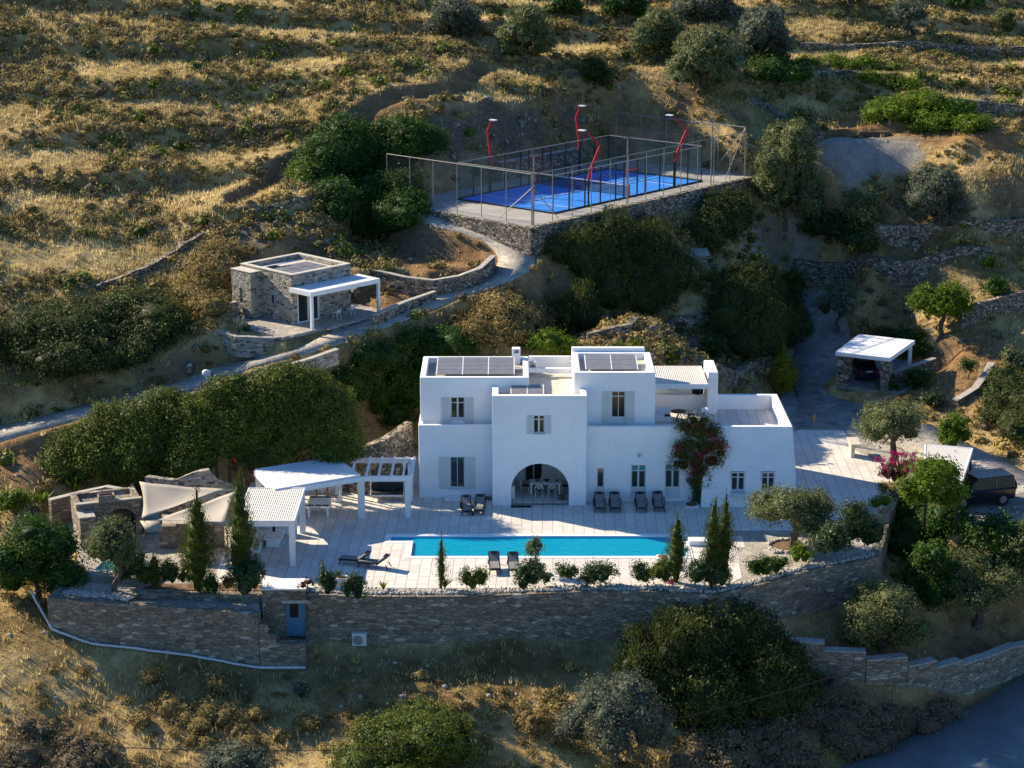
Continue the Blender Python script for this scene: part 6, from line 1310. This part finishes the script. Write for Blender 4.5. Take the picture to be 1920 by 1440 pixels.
# pink cactus-like shrub on the side terrace
def fanplant(name,cat,label,base,n,h,mat,seed,wd=.09,spread=1.0,tipmat=None,tipn=0):
    rg=np.random.default_rng(seed);V=[];F=[];var=[];o=empty(name,base,0,label,cat);tips=[]
    for i in range(n):
        a=rg.uniform(0,2*PI);e=rg.uniform(.15,1)*spread;L_=h*rg.uniform(.65,1.1);k=5;s=np.array([-math.sin(a),math.cos(a),0]);r0=len(V)
        for j in range(k+1):
            t=j/k;x=e*t*L_*.75;zz_=L_*(t*(1-.35*e*t));p=np.array([math.cos(a)*x,math.sin(a)*x,zz_]);w=wd*(1-t)**.6*(.6+.8*t)+.004;V+=[p-s*w,p+s*w]
        for j in range(k): q=r0+j*2;F.append((q,q+1,q+3,q+2));var.append(rg.random())
        tips.append(p)
    npobj('leaves',V,F,M[mat],o,attr={'var':('FACE',np.array(var))})
    if tipmat:
        L=[(*tips[i],.13,.13,.12) for i in range(min(n,tipn))];crown('flowers',L,tipmat,o,300,.1,seed,core=0,clump=.12)
    return o
fanplant('agave','agave','large grey agave in the planter left of the cottage patio',K(-4.0,1.0,-.1),34,1.5,'agave',3,.10,.9)
fanplant('yucca','yucca','spiky dry yucca in the garden bed right of the cottage',G(719,552),24,1.1,'greygrass',4,.05,1)
plant('small','shrub','shrub','yellow green shrub standing behind the dry yucca',723,532,26,32,'bright',None,110,.14,trunk=False)
fanplant('spiky_plant','plant','spiky grass like plant at the foot of the pencil thin cypress',P(834,1103,.05),40,.85,'juniper',5,.035,1)
fanplant('spiky_plant','plant','small light green strap leaved plant on the white pebbles',P(719,1106,.05),22,.7,'bright',6,.05,.9)
fanplant('spiky_plant','plant','light strap leaved plant beside the tall ragged cypress',P(500,1112,.05),18,.7,'bright',7,.05,.9)
fanplant('palm','palm','small bright fan palm behind the low stone wall',G(140,925),30,1.5,'bright',8,.13,1)
fanplant('palm','palm','second small fan palm at the left end of the stone kitchen',G(80,950),26,1.3,'bright',9,.13,1)
fanplant('cactus_shrub','cactus','sprawling cactus with magenta flowers at the side terrace edge',P(1690,903,0),60,2.1,'boug',10,.06,1.15,'magenta',30)
plant(B,'shrub','shrub','light green round shrub at the left edge above the big dark tree',22,958,80,50,'bright',None,100,.15)
# little roof edge plants behind the villa
plant('small','shrub','shrub','light green sprig behind the right villa roof, left one',1163,664,22,20,'bright',None,90,.14,trunk=False)
plant('small','shrub','shrub','light green sprig behind the right villa roof, right one',1190,660,20,24,'bright',None,90,.14,trunk=False)
# scattered shrubs lower left
for px_,py_,w_,h_,m_,lb in [(408,1305,44,42,'scrub','dark twiggy bush on the slope under the long lower wall'),(288,1285,56,56,'scrub','brown bush on the lower left slope'),(566,1310,46,38,'olive_grey','pale topped low bush left of the big round bush'),(1000,1372,90,48,'scrub','grey brown low bush between the round and silvery bushes')]:
    plant(B,'bush','bush',lb,px_,py_,w_,h_,m_,None,100,.13)
# --- hillside cover: scrub mounds and dry grass
rg=np.random.default_rng(77)
def masks(X,Y):
    ok=np.ones(X.shape,bool)
    for pg,mg in ((TERR,.6),(CPLAT,.8),(CARP,.4),(PARK,.2),(KPLAT,.3)): ok&=sdist(X,Y,pg)>mg
    for pl,w in ((PATH,1.5),(DRIVE,3.0),(LANE,2.7),(ROAD,4.2),(TRAIL,.8)): d,_,_=polyd(X,Y,pl);ok&=d>w
    ok&=~((X>-10.5)&(X<20)&(Y>125)&(Y<137)&(hz(X,Y)<.5));return ok
def toimg(X,Y,Z):
    d=Y*CP+(CH-Z)*SP;return 960+FPX*X/d,720+FPX*((CH-Z)*CP-Y*SP)/d
def scatter(n,f,seed):
    rg=np.random.default_rng(seed);n=int(n*1.2);X=rg.uniform(-62,68,n);Y=rg.uniform(92,228,n);Z=hz(X,Y);u,v=toimg(X,Y,Z);m=(u>-240)&(u<2160)&(v>-90)&(v<1580);X,Y,Z,u,v=[a[m] for a in (X,Y,Z,u,v)]
    p=f(X,Y,Z,u,v)*masks(X,Y);m=rg.random(len(X))<p;return X[m],Y[m],Z[m],u[m],v[m],rg
def sampz(A,X,Y):
    i=np.clip(np.searchsorted(gx,X)-1,0,len(gx)-2);j=np.clip(np.searchsorted(gy,Y)-1,0,len(gy)-2);return A[j,i]
def fscrub(X,Y,Z,u,v):
    fr=tphase(X,Y);p=np.where(Z>9,np.clip(sst((vnoise(X/6,Y/5,41)-.38)/.3)*.75+.10+.75*((fr>.80)|(fr<.07))-.3*((fr>.3)&(fr<.7)),0,1),.22);p=np.where((u>560)&(u<1560)&(v>400)&(v<720),.8,p)
    p=np.where((Z<0)&(v>1130),.30*sst((v-1230)/120),p);p=p*(1-.93*sampz(a_soil,X,Y))*(1-.95*sampz(a_pale,X,Y));return p
X,Y,Z,u,v,rg=scatter(44000,fscrub,5)
bmi=bmesh.new();bmesh.ops.create_icosphere(bmi,subdivisions=1,radius=1);bmi.verts.ensure_lookup_table();v0=np.array([q.co[:] for q in bmi.verts]);f0=np.array([[q.index for q in f.verts] for f in bmi.faces]);bmi.free()
def mounds(X,Y,Z,seed,name,mat,r0=.24,r1=.8,leafn=34,ls=.13,label='',h=.75,core=.62):
    rg=np.random.default_rng(seed);n=len(X);r=r0+(r1-r0)*rg.random(n)**2.2
    c=np.stack([X,Y,Z+r*.18],1);V=(v0[None]*np.stack([r*core,r*core,r*h*core],1)[:,None,:]*(1+.3*(rg.random((n,len(v0),1))-.5))+c[:,None,:]).reshape(-1,3)
    F3=(f0[None]+(np.arange(n)*len(v0))[:,None,None]).reshape(-1,3);cv=rg.random(n)
    k=leafn;d=nrm(rg.normal(size=(n,k,3)));d[...,2]=np.abs(d[...,2]);p=c[:,None]+d*np.stack([r,r,r*h],1)[:,None]*rg.uniform(.8,1.08,(n,k,1))
    nn=nrm(d+rg.normal(size=d.shape)*.5);t=nrm(np.cross(nn,rg.normal(size=d.shape)));b=np.cross(nn,t);s=(ls*rg.uniform(.6,1.5,(n,k,1))*(.7+r[:,None,None]))
    LV=np.stack([p-t*s*.6,p+b*s*.4,p+t*s*.6,p-b*s*.4],2).reshape(-1,3);LF=np.arange(len(LV)).reshape(-1,4)+len(V)
    me=bpy.data.meshes.new(name);VV=np.concatenate([V,LV]);me.vertices.add(len(VV));me.vertices.foreach_set('co',VV.astype(np.float32).ravel())
    loops=np.concatenate([F3.ravel(),LF.ravel()]).astype(np.int32);me.loops.add(len(loops));me.loops.foreach_set('vertex_index',loops);st=np.concatenate([np.arange(len(F3))*3,len(F3)*3+np.arange(len(LF))*4]).astype(np.int32)
    me.polygons.add(len(st));me.polygons.foreach_set('loop_start',st);me.update(calc_edges=True);a=me.attributes.new('var','FLOAT','FACE')
    va=np.concatenate([np.repeat(cv*.6,len(f0)),np.clip(np.repeat(cv,k)*.8+rg.random(n*k)*.3,0,1)]);a.data.foreach_set('value',va.astype(np.float32))
    return tag(link(name,me,M[mat]),label,None,None,'stuff')
sel=rg.random(len(X));lo=Z<0;gz=(sel<.07)&~lo;gg=(sel>=.07)&(sel<.2)&~lo;ot=(sel>=.2)&~lo
if lo.any(): mounds(X[lo],Y[lo],Z[lo],4,'low_scrub_cover','scrub',.2,.6,110,.085,'small dry scrub on the lower slopes',h=.7,core=.5)
mounds(X[ot],Y[ot],Z[ot],1,'scrub_cover','scrub',label='low brown green scrub mounds covering the dry hillside')
mounds(X[gz],Y[gz],Z[gz],2,'green_scrub_cover','lentisk',.3,1.1,34,.15,'low green scrub dotted over the hillside')
mounds(X[gg],Y[gg],Z[gg],3,'grey_scrub_cover','greygrass',.3,.9,26,.13,'grey dead scrub dotted over the hillside')
def grass(n,f,seed,h0,h1,wd,name,label,mat='grass',bl=3):
    X,Y,Z,u,v,rg=scatter(n,f,seed);n=len(X);cv=vnoise(X/2.2,Y/2.2,55)*.55+rg.random(n)*.45
    k=bl;ox=rg.normal(size=(n,k,2))*.13;h=(h0+(h1-h0)*rg.random((n,1)))*rg.uniform(.6,1.1,(n,k));a=rg.uniform(0,2*PI,(n,k));le=rg.normal(size=(n,k,2))*.28
    bx=X[:,None]+ox[...,0];by=Y[:,None]+ox[...,1];bz=np.repeat(Z[:,None],k,1)-.05;w=wd*rg.uniform(.6,1.4,(n,k))
    A=np.stack([bx-np.cos(a)*w,by-np.sin(a)*w,bz],-1);Bv=np.stack([bx+np.cos(a)*w,by+np.sin(a)*w,bz],-1);T_=np.stack([bx+le[...,0]*h,by+le[...,1]*h,bz+h],-1)
    V=np.stack([A,Bv,T_],2).reshape(-1,3);F=np.arange(len(V)).reshape(-1,3)
    return tag(npobj(name,V,F,M[mat],attr={'var':('FACE',np.clip(np.repeat(cv,k)+rg.normal(size=n*k)*.08,0,1))}),label,None,None,'stuff')
def fgr(X,Y,Z,u,v):
    fr=tphase(X,Y);p=np.where(Z>9,np.clip(.30+.7*sst((vnoise(X/9,Y/5,61)-.34)/.25)-.3*((fr>.82)|(fr<.05)),0,1),.28);p=np.where((u>560)&(u<1560)&(v>420)&(v<900),.12,p);p=np.where(Z<0,.2,p);return p*(1-.75*sampz(a_soil,X,Y))*(1-.97*sampz(a_pale,X,Y))*(1-.8*sampz(a_rock,X,Y))*(1-.6*sampz(a_green_shade,X,Y))
grass(330000,fgr,9,.16,.46,.034,'dry_grass','golden dry grass over the hillside',bl=4)
def ftall(X,Y,Z,u,v): return np.where((Z<-3)&(v>1290)&(u<620),.5*sst((vnoise(X/2,Y/2,8)-.5)/.1),0)+np.where((u>1600)&(u<1700)&(v>560)&(v<600),.6,0)+np.where(Z>11,.12*sst((vnoise(X/4,Y/3,13)-.6)/.1),0)
grass(40000,ftall,10,.4,.85,.03,'tall_dry_grass','taller tan grass clumps',bl=6)
# white pebbles along the wall top, rings and loose stones
def pebbles(name,P_,r0,r1,label,mat='pebble',seed=3):
    rg=np.random.default_rng(seed);c=np.array([p[:] for p in P_]);n=len(c);r=rg.uniform(r0,r1,n);V=(v0[None]*r[:,None,None]*rg.uniform(.6,1.25,(n,1,3))*(1+.25*(rg.random((n,len(v0),1))-.5))+c[:,None]).reshape(-1,3)
    return tag(npobj(name,V,(f0[None]+(np.arange(n)*len(v0))[:,None,None]).reshape(-1,3),M[mat],smooth_=False),label,None,None,'stuff')
rg=np.random.default_rng(8);PP=[]
for a,b in zip(fw[1:13],fw[2:14]):
    for i in range(int((b-a).length*46)):
        t=rg.random();q=a.lerp(b,t);PP.append(Vector((q.x+rg.normal()*.05,q.y+.0+abs(rg.normal())*.33,q.z+.02+rg.random()*.05)))
pebbles('white_pebbles',PP,.05,.11,'white pebbles laid along the top of the terrace wall')
PP=[]
for i in range(260):
    t=rg.random();x_=120+t*125;y_=1110+t*12+rg.normal()*2.5;PP.append(P(x_,y_,.06))
pebbles('white_pebbles',PP,.06,.12,'white pebbles on the ledge at the left end of the lower wall')
PP=[]
for i in range(230):
    a=rg.uniform(0,2*PI);PP.append(P(1478+38*math.cos(a)+rg.normal()*2,1023+12*math.sin(a)+rg.normal()*.8,.06))
pebbles('pebble_ring',PP,.07,.13,'ring of pale stones around the spreading olive')
PP=[K(.6+5*t,-3.0+rg.normal()*.08+.3*math.sin(t*3),.06) for t in rg.random(120)]
pebbles('white_pebbles',PP,.05,.11,'line of white pebbles in front of the cottage porch')
def fst(X,Y,Z,u,v): return np.where((Z<0),.5,.25)*np.where((u<420)&(v>1180)&(v<1330),2,1)*(.5+sampz(a_rock,X,Y))
X,Y,Z,u,v,rg=scatter(5200,fst,15);pebbles('loose_stones',np.stack([X,Y,Z],1),.05,.2,'loose stones strewn over the slopes','coping',4)
def frk(X,Y,Z,u,v): return sampz(a_rock,X,Y)*.8
X,Y,Z,u,v,rg=scatter(5000,frk,16);pebbles('rock_rubble',np.stack([X,Y,Z],1),.15,.62,'broken rock outcrops on the steep banks','rockm' if 'rockm' in M else 'dry_stone',5)
